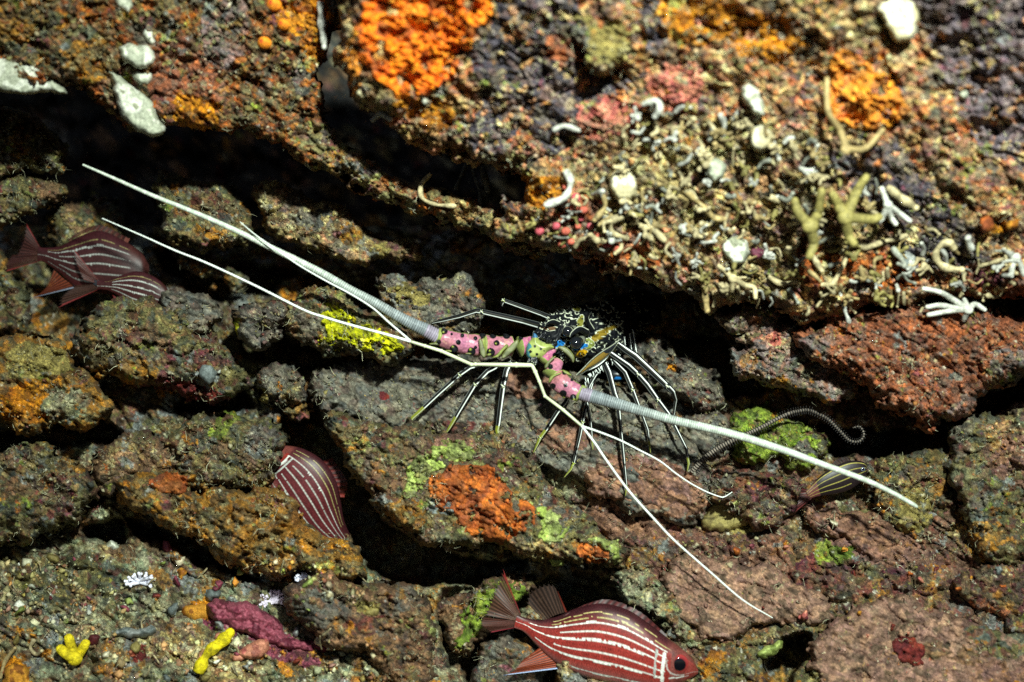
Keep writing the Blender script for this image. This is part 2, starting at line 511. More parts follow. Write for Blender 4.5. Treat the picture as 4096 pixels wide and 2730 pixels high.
    remember(o)
    raster(x, y, d, c)
    ROCKS[label] = dict(o=o, depth=depth, warp=warp, pv=pv, seed=seed, cells=cells)
    return ROCKS[label]

def crust(R, name, poly, pal, thick=0.004, step=5.0, seed=5, label=None, mat='sponge', rag=1.0, pores=1.0, holes=0.0):
    """an encrusting sponge grown over its rock, a part of it"""
    pv = smooth_poly(np.asarray(poly, float) * V, 1)
    warp = lambda x, y: (rag * (24 * fbm(x, y, 60, seed + 1, 3, 0.7)), rag * (24 * fbm(x, y, 60, seed + 2, 3, 0.7)))
    hold = {}
    def depth(x, y, s_):
        wx, wy = R['warp'](x, y)
        rs = sdf(R['pv'], x + wx, y + wy)
        base = R['depth'](x, y, np.maximum(rs, 0))
        (a1, a2, ai) = worley(x, y, 30, seed + 3); (b1, b2, bi) = worley(x, y, 52, seed + 4)
        pore = (bi > 0.4) * (1 - ss(0.07, 0.16, b1)) * pores
        hold['ids'] = [ai, bi, worley(x, y, 14, seed + 9)[2]]
        hold['pore'] = pore
        t = np.clip(s_ / 16.0, 0, 1)
        off = -0.0015 + (thick + 0.0015) * np.sqrt(1 - (1 - t) ** 2) + t * 0.0012 * (1 - a1) + t * S * 5 * fbm(x, y, 40, seed + 7, 4, 0.6) - t * pore * 0.004
        if holes:
            q = fbm(x, y, 46, seed + 8, 4, 0.7)
            off = off - 0.012 * ss(0.62 - holes, 0.75 - holes, q)
        hold['rs'] = rs
        return base - off
    v, f, x, y, s_, d = grid_mesh(pv, step, depth, warp=warp)
    c = mottle(pal, x, y, seed, hold['ids'])
    c = c * (1 - 0.75 * np.clip(hold['pore'], 0, 1))[:, None]
    m = hold['rs'] < 2
    keep = ~(m[f].any(1))
    mb = MB(); mb.add(v, f[keep], c)
    o = mb.build(name, M[mat], R['o'])
    if label: o['label'] = label
    raster(x[~m], y[~m], d[~m], c[~m])
    return o

# ------------------------------------------------------------------ the reef: back of the cave, bed, ledge, boulders
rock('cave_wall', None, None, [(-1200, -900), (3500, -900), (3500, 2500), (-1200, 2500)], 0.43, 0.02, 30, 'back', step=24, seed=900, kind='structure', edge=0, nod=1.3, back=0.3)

def reef_bed():
    """the reef floor that everything lies on: one continuous rubble surface with deep holes"""
    holes = [  # outline (overview px), extra depth
        ([(330, 560), (480, 600), (640, 600), (720, 640), (560, 700), (480, 700), (380, 640)], 0.16),
        ([(560, 740), (700, 790), (830, 840), (700, 860), (640, 830), (560, 850)], 0.12),
        ([(640, 900), (720, 900), (760, 1000), (860, 1130), (900, 1220), (1100, 1270), (1240, 1290), (1180, 1340), (980, 1350), (850, 1330), (790, 1230), (700, 1080), (640, 1010)], 0.20),
        ([(-100, 985), (60, 990), (220, 950), (320, 1000), (300, 1040), (200, 1030), (60, 1040), (-100, 1050)], 0.16),
        ([(400, 910), (620, 900), (560, 960), (400, 950)], 0.14),
        ([(170, 1190), (280, 1180), (300, 1240), (210, 1260)], 0.12),
        ([(270, 1170), (420, 1220), (520, 1290), (600, 1320), (560, 1330), (460, 1300), (380, 1250), (290, 1220)], 0.12),
        ([(1200, 1320), (1380, 1300), (1500, 1400), (1560, 1480), (1300, 1450), (1220, 1400)], 0.16),
        ([(1000, 1360), (1120, 1330), (1240, 1320), (1400, 1360), (1480, 1440), (1300, 1480), (1240, 1560), (1240, 1760), (1060, 1760), (1020, 1500)], 0.08),
        ([(1030, 1470), (1240, 1400), (1300, 1568), (1300, 1700), (1130, 1700)], 0.14),
        ([(1730, 1480), (1850, 1450), (1880, 1480), (1800, 1560), (1850, 1700), (1760, 1700)], 0.14),
        ([(1780, 1000), (1930, 960), (2130, 1000), (2260, 900), (2440, 850), (2440, 900), (2250, 960), (2180, 1050), (1990, 1060), (1850, 1040)], 0.22),
        ([(2210, 1370), (2290, 1340), (2360, 1300), (2360, 1320), (2280, 1370), (2230, 1385)], 0.10),
        ([(640, 600), (1100, 690), (1150, 760), (1650, 760), (1800, 900), (1640, 930), (1500, 880), (1100, 850), (760, 760)], 0.16),
    ]
    hp = [(smooth_poly(np.asarray(p, float) * V, 2), a) for p, a in holes]
    x0, y0, x1, y1 = -440, 520 * V, 4560, 3080
    step = 5.5
    X, Y = np.meshgrid(np.arange(x0, x1, step), np.arange(y0, y1, step))
    x = X.ravel(); y = Y.ravel()
    wx = x + 14 * fbm(x, y, 40, 3, 2); wy = y + 14 * fbm(x, y, 40, 4, 2)
    W = (worley(wx, wy, 92, 7), worley(wx, wy * 1.2, 34, 8), worley(wx, wy, 14, 9))
    (a1, a2, ai), (b1, b2, bi), (c1, c2, ci) = W
    yv = y / V
    base = np.interp(yv, [500, 720, 860, 1000, 1200, 1400, 1568, 1760], [0.30, 0.16, 0.10, 0.075, 0.05, 0.0, -0.06, -0.13])
    base = base + 0.03 * ss(1500, 0, x) * ss(1500, 600, yv) - 0.02 * ss(2800, 4000, x)
    h = 44 * fbm(x, y, 300, 12, 3) + 30 * fbm(x, y, 120, 13, 3) - 44 * (1 - ss(0, .07, np.abs(fbm((x * .87 + y * .5) / 2.4, -x * .5 + y * .87, 130, 57, 3, .6)))) + 24 * (ai - 0.4) * ss(0, .25, a2 - a1) + 18 * (1 - a1 ** 2)
    h = h + 12 * (1 - 1.2 * b1 ** 2) * (0.4 + bi) + 9 * (bi - .5) * ss(0, .2, b2 - b1) + 4 * (1 - 1.3 * c1 ** 2) * (.3 + ci) + 9 * fbm(x, y, 34, 22, 4, .65)
    h = h + 26 * facets(wx * .9 + wy * .4, (wy * .9 - wx * .4) * 1.5, 100, 301) + 12 * facets(wx, wy * 1.3, 38, 302)
    d = base - S * h
    h2 = worley(x + 30 * fbm(x, y, 90, 66, 2), (y + 30 * fbm(x, y, 90, 67, 2)) * 1.7, 230, 63)
    d = d - S * (46 * (h2[2] - .45) * ss(0, .10, h2[1] - h2[0]) + 26 * (1 - h2[0] ** 2))
    jx = x + 26 * fbm(x, y, 80, 71, 3); jy = y + 26 * fbm(x, y, 80, 72, 3)
    for p, a in hp:
        d = d + a * ss(-6, 26, sdf(p, jx, jy))
    low = fbm(x, y, 420, 31, 2)
    ids = [ai, bi, ci]
    c = mottle('rubble', x, y, 41, ids)
    c = np.where((yv < 1010 + 60 * low)[:, None], mottle('olive', x, y, 42, ids), c)
    right = (x > (1500 + 160 * low) * V)
    c = np.where((right & (yv > 900))[:, None], mottle('maroon', x, y, 43, ids) * 0.5 + 0.5 * mottle('brown', x, y, 44, ids), c)
    c = np.where((right & (low > 0.25) & (yv > 1100))[:, None], mottle('olive', x, y, 45, ids), c)
    for k, pp in enumerate(('cream', 'ochre', 'grey', 'maroon', 'mustard', 'olive', 'umber', 'steel')):
        q = fbm(x, y, 110, 600 + k * 11, 5, 0.65)
        c = np.where((q > 0.46)[:, None], 0.2 * c + 0.8 * mottle(pp, x, y, 61 + k, ids), c)
    for k, (sh, pp) in enumerate(BEDPATCH):
        m = patch_mask(sh, x, y, 300 + k * 7) > 0
        c = np.where(m[:, None], mottle(pp, x, y, 46 + k, ids), c)
    for k, (sc_, th, cc, mix_) in enumerate(((44, 0.62, (186, 184, 150), .65), (36, 0.72, (112, 34, 32), .6), (60, 0.7, (160, 106, 34), .6), (26, 0.74, (216, 214, 196), .7), (50, 0.66, (50, 54, 48), .75), (34, 0.8, (150, 150, 50), .6), (40, 0.8, (120, 62, 84), .55))):
        q = fbm(x, y, sc_, 777 + 5 * k, 4, 0.75); t = (ss(th, th + 0.12, q) * mix_)[:, None]
        c = c * (1 - t) + lin(cc) * t
    nx = X.shape[1]; ny = X.shape[0]
    i = np.arange(ny * nx).reshape(ny, nx)
    f = np.stack([i[:-1, :-1].ravel(), i[1:, :-1].ravel(), i[1:, 1:].ravel(), i[:-1, 1:].ravel()], 1)
    mb = MB(); mb.add(np.stack(P(x, y, d), 1), f, c)
    o = mb.build('reef_bed', M['rock'])
    tag(o, kind='structure')
    raster(x, y, d, c)
BEDPATCH = [
    (blob(60, 1130, 70, 50), 'umber'), (blob(190, 1130, 60, 40), 'maroon'), (blob(30, 1180, 60, 24), 'mustard'), (blob(90, 1060, 60, 40), 'mustard'),
    (blob(560, 1440, 90, 30, 10), 'purple'), (blob(640, 1480, 80, 26, 25), 'purple'), (blob(470, 1400, 40, 22), 'ochre'),
    (blob(330, 1500, 40, 22), 'crimson'), (blob(30, 1540, 46, 26), 'ochre'), (blob(400, 1480, 90, 40), 'cream'), (blob(220, 1440, 100, 36), 'rubble'),
    (blob(150, 1330, 120, 60), 'olive'), (blob(520, 1540, 90, 40), 'cream'),
    (blob(1900, 1330, 100, 60), 'maroon'), (blob(2000, 1240, 130, 50, 20), 'brown'), (blob(2080, 1330, 60, 40), 'maroon'), (blob(1900, 1270, 50, 24), 'moss'),
    (blob(1690, 1190, 60, 34), 'khaki'), (blob(2280, 1230, 60, 70), 'mustard'), (blob(1430, 1180, 120, 60), 'brown'),
    (blob(2000, 1160, 90, 40, 20), 'olive'), (blob(1750, 1290, 60, 30), 'brown'),
]
reef_bed()

# left far rocks inside the cave
rock('boulder', 'dim olive boulder at the left edge, upper of two, just under the white sponge', 'boulder',
     [(-90, 250), (60, 258), (120, 290), (158, 345), (152, 388), (100, 402), (-90, 405)], 0.10, 0.05, 60, 'olive', seed=11, patches=[(blob(40, 330, 30), 'mustard')])
rock('boulder', 'dim olive boulder at the left edge, lower of two, above the dark striped fish', 'boulder',
     [(-90, 400), (70, 398), (120, 425), (145, 470), (95, 490), (40, 508), (-90, 508)], 0.12, 0.05, 50, 'olive', seed=12)
rock('boulder', 'squarish olive boulder right behind the upper dark fish', 'boulder',
     [(110, 480), (190, 462), (270, 470), (292, 500), (288, 600), (240, 640), (150, 620), (110, 560)], 0.19, 0.05, 40, 'olive', seed=13, nod=0.6)
rock('boulder', 'brown boulder under the fish pair beside the left edge', 'boulder',
     [(-90, 560), (0, 570), (40, 640), (70, 700), (60, 760), (-90, 780)], 0.16, 0.04, 40, 'olive', seed=14)
rock('boulder', 'pebbly olive boulder crossed by the long left antenna', 'boulder',
     [(356, 412), (400, 402), (440, 412), (500, 415), (545, 440), (562, 490), (574, 545), (535, 590), (470, 575), (400, 548), (360, 500)], 0.10, 0.05, 46, 'olive', seed=15, patches=[(blob(480, 540, 46, 26), 'mustard')], gy=-0.05)
rock('boulder', 'sandy grey boulder sloping down right behind the antenna bases of the left side', 'boulder',
     [(584, 430), (640, 424), (700, 450), (760, 466), (825, 500), (880, 540), (945, 572), (962, 592), (915, 608), (872, 592), (822, 612), (740, 592), (680, 556), (630, 548), (598, 520)], 0.10, 0.06, 40, 'cream', seed=16,
     patches=[(blob(800, 530, 44, 24, 25), 'mustard'), (blob(720, 500, 40, 30), 'grey'), (blob(870, 575, 20, 14), 'khaki')], rough=1.3)
rock('boulder', 'small dim boulder in the dark gap under the left antenna', 'boulder',
     [(400, 588), (470, 596), (540, 620), (560, 645), (520, 660), (440, 640), (400, 615)], 0.16, 0.03, 24, 'olive', seed=17)
rock('boulder', 'grey green boulder in shadow behind the lobster legs on the upper left', 'boulder',
     [(850, 650), (930, 640), (1010, 640), (1080, 650), (1112, 690), (1100, 740), (1040, 770), (960, 760), (880, 720)], 0.055, 0.04, 34, 'grey', seed=18, patches=[(blob(940, 680, 50, 24), 'khaki')])
rock('boulder', 'mottled grey boulder in the shade right of the folded lobster legs', 'boulder',
     [(1450, 770), (1520, 770), (1555, 820), (1600, 840), (1650, 870), (1680, 930), (1640, 950), (1560, 925), (1500, 900), (1450, 850)], 0.08, 0.05, 40, 'grey', seed=19, patches=[(blob(1545, 850, 12, 16), 'ochre')])

# left middle
R = rock('boulder', 'large knobbly left boulder speckled green and dark red beneath the fish pair', 'boulder',
     [(170, 760), (230, 720), (300, 695), (380, 690), (450, 735), (500, 780), (560, 850), (578, 890), (530, 915), (460, 915), (380, 905), (300, 890), (230, 870), (180, 820)], 0.07, 0.08, 70, 'olive', seed=21, nod=1.3,
     patches=[(blob(420, 900, 110, 26, 8), 'crimson'), (blob(400, 830, 30, 18), 'umber'), (blob(475, 860, 26, 30), 'steel'), (blob(300, 860, 80, 24), 'mustard'), (blob(470, 830, 40, 30), 'maroon')])
rock('boulder', 'smooth grey green knob on top of the speckled left boulder', 'boulder',
     [(385, 700), (400, 675), (435, 668), (470, 690), (500, 705), (505, 740), (470, 765), (420, 760), (392, 735)], 0.05, 0.045, 40, 'grey', seed=22, nod=0.4, rough=0.6, mat='slab', lump=0.6)
rock('boulder', 'blocky left edge boulder with a smooth tan face', 'boulder',
     [(-90, 790), (20, 780), (90, 772), (160, 792), (175, 840), (240, 880), (252, 930), (235, 965), (190, 985), (120, 985), (60, 995), (-90, 970)], 0.03, 0.07, 60, 'mustard', seed=23,
     patches=[([(10, 810), (60, 785), (150, 800), (165, 850), (100, 870), (20, 870)], 'khaki', 0.5), (blob(60, 925, 60, 50), 'ochre'), (blob(150, 930, 50, 40), 'rubble')])
rock('boulder', 'grey green boulder with bright yellow film on its left side', 'boulder',
     [(536, 715), (570, 700), (630, 690), (668, 712), (664, 770), (640, 800), (596, 815), (560, 795), (545, 760)], 0.035, 0.05, 50, 'grey', seed=24,
     patches=[([(500, 740), (550, 735), (548, 770), (560, 800), (530, 800), (505, 760)], 'yellow', 0.7)])
R = rock('boulder', 'rocky ridge overgrown with bright yellow sponge under the white antennules', 'boulder',
     [(640, 720), (700, 690), (760, 665), (830, 690), (880, 730), (930, 770), (950, 800), (930, 826), (860, 824), (790, 815), (720, 806), (670, 770)], 0.03, 0.055, 40, 'olive', seed=25)
crust(R, 'yellow_sponge', [(720, 700), (780, 700), (820, 740), (900, 765), (940, 790), (925, 818), (840, 800), (760, 810), (725, 790), (740, 750)], 'yellow', 0.004, seed=31, holes=0.35)
rock('boulder', 'round limpet-like grey boulder alone beside the dark hole', 'boulder',
     [(580, 880), (610, 845), (650, 838), (685, 870), (690, 900), (665, 935), (625, 938), (592, 915)], 0.06, 0.05, 54, 'grey', seed=26, nod=0.5, patches=[(blob(635, 890, 8, 8), 'ochre'), (blob(600, 915, 20, 16), 'khaki')])
rock('boulder', 'small ochre pebble beneath the round limpet-like boulder', 'boulder',
     [(662, 930), (690, 918), (712, 930), (706, 950), (684, 962), (664, 950)], 0.07, 0.02, 20, 'mustard', seed=27)
rock('boulder', 'green fuzzy boulder left of the dark hole with a moss green crest', 'boulder',
     [(395, 1010), (440, 960), (490, 945), (540, 925), (555, 955), (610, 960), (650, 985), (660, 1030), (640, 1080), (600, 1120), (520, 1125), (430, 1110), (400, 1070)], 0.035, 0.06, 56, 'olive', seed=28,
     patches=[([(470, 1000), (500, 960), (540, 925), (555, 940), (520, 985), (490, 1020)], 'moss', 0.7), (blob(600, 1020, 40, 40), 'grey')])
rock('boulder', 'rounded umber boulder left of the green fuzzy one', 'boulder',
     [(200, 1080), (215, 1035), (250, 1000), (300, 990), (360, 1000), (400, 1030), (410, 1090), (350, 1120), (260, 1130), (210, 1115)], 0.04, 0.05, 50, 'umber', seed=29)
rock('boulder', 'low brown and green boulder at the left edge below the black gap', 'boulder',
     [(-90, 1050), (0, 1040), (70, 1030), (130, 1045), (200, 1075), (225, 1120), (180, 1180), (100, 1240), (-90, 1260)], 0.02, 0.06, 60, 'olive', seed=30,
     patches=[(blob(60, 1120, 80, 26), 'umber'), (blob(130, 1140, 40, 50), 'maroon'), (blob(170, 1070, 36, 24), 'mustard')])
R = rock('boulder', 'mustard brown pitted slab slanting beneath the middle striped fish', 'boulder',
     [(270, 1110), (310, 1085), (380, 1080), (430, 1105), (500, 1125), (600, 1120), (670, 1130), (700, 1180), (740, 1230), (800, 1240), (830, 1270), (835, 1320), (760, 1330), (640, 1318), (540, 1300), (470, 1265), (410, 1220), (340, 1200), (285, 1165)], 0.01, 0.065, 50, 'mustard', seed=32, nod=1.2, pits=0.7)
crust(R, 'orange_sponge', [(340, 1092), (400, 1085), (440, 1110), (425, 1135), (370, 1130), (340, 1115)], 'darkorange', 0.003, seed=33)

# centre
R = rock('boulder', 'broad dark grey slab right under the lobster', 'boulder',
     [(705, 850), (760, 838), (900, 830), (1050, 835), (1200, 820), (1330, 850), (1470, 900), (1560, 970), (1640, 1080), (1640, 1180), (1540, 1200), (1420, 1160), (1330, 1100), (1220, 1060), (1100, 1030), (1000, 1010), (900, 990), (800, 960), (735, 925)],
     0.055, 0.03, 34, 'grey', seed=41, nod=0.7, mat='slab', gy=-0.04, rough=1.1, lump=0.8,
     patches=[([(1380, 1040), (1480, 1040), (1600, 1100), (1640, 1180), (1540, 1190), (1420, 1120)], 'brown'), (blob(1230, 880, 80, 40), 'brown'), (blob(880, 910, 14, 12), 'crimson', 0.4), (blob(1110, 1000, 140, 26, 8), 'maroon'), (blob(1300, 1000, 70, 40), 'brown')])
rock('boulder', 'brownish slab right of the leg tips with a smooth reddish face', 'boulder',
     [(1330, 1080), (1390, 1045), (1480, 1055), (1570, 1090), (1620, 1140), (1600, 1180), (1500, 1175), (1420, 1160), (1350, 1120)], 0.03, 0.03, 34, 'brown', seed=42, nod=0.4, mat='slab', rough=0.7)
RB = rock('boulder', 'central wedge-shaped boulder covered in rust orange and pale green crust', 'boulder',
     [(738, 972), (800, 955), (900, 975), (1000, 985), (1130, 1000), (1210, 1040), (1270, 1110), (1330, 1175), (1405, 1228), (1436, 1275), (1412, 1308), (1340, 1300), (1290, 1286), (1230, 1282), (1180, 1270), (1100, 1262), (1000, 1255), (920, 1222), (868, 1180), (850, 1130), (795, 1075), (758, 1015)],
     0.01, 0.07, 46, 'olive', seed=43, nod=0.9, gy=-0.05, step=4.4, back=0.1,
     patches=[(blob(800, 1010, 40, 30), 'mustard', 1), (blob(930, 1190, 50, 36), 'mustard'), (blob(1010, 1240, 60, 16), 'rubble'), (blob(1130, 1090, 60, 50), 'maroon'), (blob(1220, 1040, 70, 30), 'maroon'), (blob(1010, 1160, 30, 18), 'steel'), (blob(880, 1100, 50, 40), 'umber'), (blob(1220, 1262, 80, 16), 'cream'), (blob(1300, 1180, 50, 20), 'grey'), (blob(1040, 1020, 60, 20), 'brown')])
crust(RB, 'lime_sponge', [(940, 1060), (970, 1035), (1010, 1030), (1040, 1015), (1080, 1012), (1100, 1040), (1080, 1062), (1040, 1060), (1010, 1080), (980, 1100), (970, 1140), (930, 1150), (940, 1110)], 'lime', 0.0035, 4.4, seed=51, holes=0.16)
crust(RB, 'orange_sponge', [(1040, 1075), (1080, 1060), (1140, 1085), (1165, 1120), (1220, 1150), (1240, 1190), (1190, 1215), (1180, 1250), (1120, 1258), (1070, 1230), (1050, 1190), (1000, 1165), (975, 1140), (990, 1095)], 'darkorange', 0.0035, 4.4, seed=52, holes=0.2, pores=0.3)
crust(RB, 'lime_sponge', [(1240, 1170), (1280, 1170), (1310, 1200), (1300, 1235), (1260, 1245), (1225, 1225)], 'lime', 0.003, 4.4, seed=53, holes=0.14)
crust(RB, 'lime_sponge', [(1340, 1222), (1390, 1225), (1430, 1262), (1432, 1295), (1410, 1300), (1405, 1262), (1370, 1245), (1345, 1250)], 'lime', 0.003, 4.4, seed=54, holes=0.1)
crust(RB, 'orange_sponge', [(1310, 1250), (1360, 1250), (1395, 1275), (1390, 1298), (1340, 1295)], 'darkorange', 0.003, 4.4, seed=55)

# bottom
rock('boulder', 'knobbly brown boulder at the bottom between the two larger fish', 'boulder',
     [(655, 1350), (700, 1330), (760, 1315), (840, 1330), (880, 1322), (930, 1325), (975, 1360), (1008, 1420), (1012, 1490), (1000, 1600), (900, 1600), (850, 1520), (780, 1480), (700, 1440), (665, 1400)], -0.01, 0.075, 60, 'umber', seed=61, nod=0.9, lump=1.6,
     patches=[(blob(845, 1400, 24, 12), 'khaki'), (blob(860, 1440, 70, 22), 'maroon', 1), (blob(720, 1400, 50, 40), 'grey')])
R = rock('boulder', 'yellow green crusted boulder behind the tail of the lowest fish', 'boulder',
     [(1012, 1405), (1060, 1370), (1110, 1350), (1170, 1330), (1225, 1345), (1222, 1385), (1160, 1425), (1100, 1470), (1040, 1500), (1010, 1470)], 0.032, 0.035, 34, 'umber', seed=62)
crust(R, 'lime_sponge', [(1060, 1385), (1140, 1345), (1215, 1340), (1215, 1380), (1150, 1400), (1110, 1430), (1100, 1470), (1040, 1500), (1055, 1440)], 'moss', 0.003, 5, seed=63, holes=0.3)
rock('boulder', 'smooth grey green boulder beneath the lower tail lobe of the lowest fish', 'boulder',
     [(1085, 1490), (1120, 1460), (1190, 1445), (1240, 1470), (1250, 1540), (1230, 1640), (1090, 1640)], 0.01, 0.035, 44, 'grey', seed=64, nod=0.5)
rock('boulder', 'rubbly grey brown ridge above the back of the lowest fish', 'boulder',
     [(1400, 1320), (1450, 1310), (1510, 1330), (1560, 1380), (1590, 1440), (1640, 1480), (1620, 1500), (1560, 1470), (1500, 1420), (1440, 1380), (1400, 1350)], 0.0, 0.035, 30, 'rubble', seed=65, nod=1.2)
rock('boulder', 'flat pinkish brown slab with the tip of a white antennule resting over it', 'boulder',
     [(1500, 1320), (1550, 1290), (1620, 1278), (1700, 1300), (1790, 1312), (1860, 1345), (1922, 1400), (1890, 1436), (1800, 1440), (1740, 1446), (1700, 1480), (1640, 1478), (1570, 1440), (1520, 1380)], -0.005, 0.035, 24, 'pinkslab', seed=66, nod=0.35, mat='slab', rough=0.7, lump=0.7, gy=-0.05, pits=0.3)
R = rock('boulder', 'largest flat pinkish slab in the lower right corner', 'boulder',
     [(1860, 1500), (1900, 1450), (1950, 1390), (2040, 1376), (2130, 1390), (2240, 1430), (2360, 1450), (2600, 1470), (2600, 1760), (1930, 1760), (1900, 1600)], -0.045, 0.04, 26, 'pinkslab', seed=67, nod=0.35, mat='slab', rough=0.7, lump=0.8, gy=-0.05, pits=0.3,
     patches=[(blob(2180, 1500, 70, 20, 10), 'umber'), (blob(2290, 1480, 70, 40), 'olive', 1.4), (blob(2300, 1560, 80, 40), 'brown')])
crust(R, 'red_sponge', [(2050, 1462), (2090, 1456), (2125, 1480), (2130, 1520), (2100, 1530), (2060, 1520), (2046, 1490)], 'crimson', 0.004, seed=68)
rock('boulder', 'long brown slab split by a thin crack on the right slope', 'boulder',
     [(1840, 1170), (1900, 1160), (1990, 1190), (2080, 1230), (2160, 1280), (2190, 1330), (2100, 1320), (2010, 1300), (1930, 1250), (1860, 1210)], 0.025, 0.025, 22, 'brown', seed=69, nod=0.5, mat='slab')
rock('boulder', 'rounded olive boulder beside the tip of the right antenna', 'boulder',
     [(1990, 1080), (2040, 1040), (2100, 1045), (2150, 1030), (2200, 1060), (2210, 1130), (2170, 1200), (2120, 1240), (2060, 1230), (2000, 1180)], 0.05, 0.05, 56, 'olive', seed=70, nod=1.1, patches=[(blob(2100, 1180, 40, 60), 'khaki')])
rock('boulder', 'brown topped boulder at the right edge under the orange rock', 'boulder',
     [(2165, 1010), (2200, 970), (2280, 950), (2360, 940), (2600, 930), (2600, 1340), (2440, 1330), (2360, 1290), (2280, 1300), (2220, 1250), (2200, 1150), (2175, 1060)], 0.02, 0.06, 50, 'olive', seed=71,
     patches=[([(2260, 1030), (2320, 1000), (2420, 990), (2500, 1090), (2360, 1130), (2280, 1090)], 'brown', 0.8), (blob(2300, 985, 50, 16), 'cream'), (blob(2270, 1230, 60, 36), 'mustard')])
rock('boulder', 'dark maroon rubble boulder at the right edge between two slabs', 'boulder',
     [(2180, 1340), (2240, 1310), (2330, 1290), (2600, 1270), (2600, 1490), (2400, 1480), (2290, 1440), (2220, 1410)], 0.0, 0.05, 40, 'maroon', seed=72, patches=[(blob(2260, 1400, 50, 22), 'redrock')])
R = rock('boulder', 'moss green boulder behind the curled banded arm', 'boulder',
     [(1670, 960), (1700, 935), (1760, 930), (1800, 955), (1860, 970), (1900, 1000), (1900, 1050), (1850, 1070), (1790, 1060), (1720, 1070), (1680, 1050)], 0.075, 0.045, 46, 'moss', seed=73, nod=1.0, patches=[(blob(1850, 1040, 30, 20), 'grey'), (blob(1880, 1000, 30, 40), 'olive')])
rock('boulder', 'small grey boulder under the right antenna left of the moss green one', 'boulder',
     [(1560, 960), (1620, 940), (1680, 965), (1690, 1010), (1660, 1045), (1600, 1050), (1560, 1020)], 0.06, 0.04, 40, 'grey', seed=74, nod=0.5, mat='slab')
rock('boulder', 'rubble hump under the small yellow striped fish', 'boulder',
     [(1640, 1080), (1720, 1070), (1800, 1090), (1850, 1130), (1850, 1180), (1780, 1210), (1700, 1200), (1640, 1150)], 0.03, 0.03, 40, 'maroon', seed=75, nod=1.2)

# the overhanging ledge
R1 = rock('ledge_rock', 'rust brown overhanging ledge of the upper left, left of the dark cleft', 'rock',
     [(-260, -260), (840, -260), (815, -60), (800, 40), (752, 92), (732, 140), (738, 220), (752, 290), (800, 340), (860, 378), (940, 415), (1010, 440), (1080, 462), (1180, 470), (1250, 500), (1260, 570), (1190, 592), (1130, 548), (1060, 536), (1000, 508), (945, 488), (895, 462), (848, 440), (790, 415), (740, 386), (690, 368), (640, 345), (600, 324), (560, 300), (530, 318), (490, 318), (448, 298), (400, 300), (350, 308), (290, 292), (250, 264), (200, 214), (140, 206), (60, 208), (-20, 185), (-260, 170)],
     -0.045, 0.05, 40, 'rust', gx=0.015, gy=0.10, seed=81, nod=1.1, strata=0.55, sang=38, back=0.16, lump=1.3,
     patches=[(blob(100, 90, 130, 60), 'olive'), (blob(200, 140, 60, 50), 'mustard', 1), (blob(30, 40, 60, 60), 'mustard'), ([(630, 300), (740, 290), (900, 400), (1250, 480), (1250, 600), (900, 470)], 'lips'), (blob(430, 190, 90, 110, -30), 'redrock', 1.4), (blob(450, 260, 60, 40, 20), 'ochre'), (blob(700, 30, 60, 50), 'ochre'), (blob(520, 60, 60, 90), 'strata'), (blob(700, 170, 30, 50), 'grey'), (blob(720, 120, 30, 40), 'ochre')])
R3 = rock('ledge_rock', 'huge bright encrusted mass of the upper right, overhanging the lobster', 'rock',
     [(1095, -260), (2620, -260), (2620, 700), (2400, 690), (2300, 700), (2230, 690), (2140, 690), (2060, 700), (1990, 712), (1930, 728), (1860, 738), (1800, 724), (1750, 700), (1690, 690), (1660, 700), (1630, 716), (1590, 690), (1540, 672), (1490, 650), (1430, 630), (1390, 606), (1330, 592), (1260, 590), (1180, 566), (1140, 540), (1150, 500), (1200, 440), (1210, 395), (1165, 330), (1100, 200)],
     -0.068, 0.06, 60, 'tan', gx=-0.012, gy=0.14, seed=82, nod=0.95, fine=.6, rough=.8, crack=1.6, back=0.22, lump=1.9, step=5.2,
     patches=[([(1500, 250), (2000, 330), (2040, 560), (1900, 700), (1500, 660), (1200, 560), (1230, 420)], 'cream', 1.6), ([(1120, -100), (1330, -100), (1330, 200), (1440, 240), (1200, 400), (1120, 200)], 'mauve', 1.2), (blob(1380, 200, 80, 30), 'mauve', 1), ([(2060, -100), (2620, -100), (2620, 500), (2240, 340), (2150, 130)], 'dusk', 1), ([(1880, 350), (2060, 330), (2200, 480), (2280, 620), (2100, 640), (2020, 480)], 'mauve', 1.2),
              (blob(1500, 50, 30, 90), 'mauve', 1), (blob(1290, 115, 40, 30, 30), 'redrock'), (blob(1250, 440, 60, 40), 'ochre'), (blob(1320, 480, 60, 40), 'redrock', 1.2), (blob(1440, 560, 60, 30), 'redrock', 1.2), (blob(2010, 620, 110, 40, 10), 'darkorange', 1.3), (blob(1870, 610, 30, 50), 'darkorange', 1.2), (blob(1360, 605, 40, 22), 'darkorange', 1.2), (blob(1480, 600, 60, 26), 'darkorange', 1.3), (blob(1760, 170, 100, 60), 'tan'), (blob(1400, 270, 80, 50), 'pink', 1.4), (blob(1560, 200, 60, 60), 'pink', 1.6), (blob(2300, 640, 90, 50), 'redrock'), (blob(2290, 520, 26, 16), 'ochre', .5), (blob(1600, 30, 100, 70), 'ochre', 1.5), (blob(1760, 80, 80, 60), 'ochre', 1.5), (blob(1960, 60, 60, 50), 'cream', 1.5), (blob(2270, 640, 30, 16), 'purple', .7)])
crust(R3, 'orange_sponge', [(1908, 130), (1965, 108), (2005, 150), (2050, 178), (2075, 220), (2112, 246), (2075, 280), (2050, 306), (1985, 306), (1955, 280), (1895, 278), (1890, 220), (1910, 180)], 'amber', 0.005, 5.2, seed=85, pores=1.4, holes=0.22)
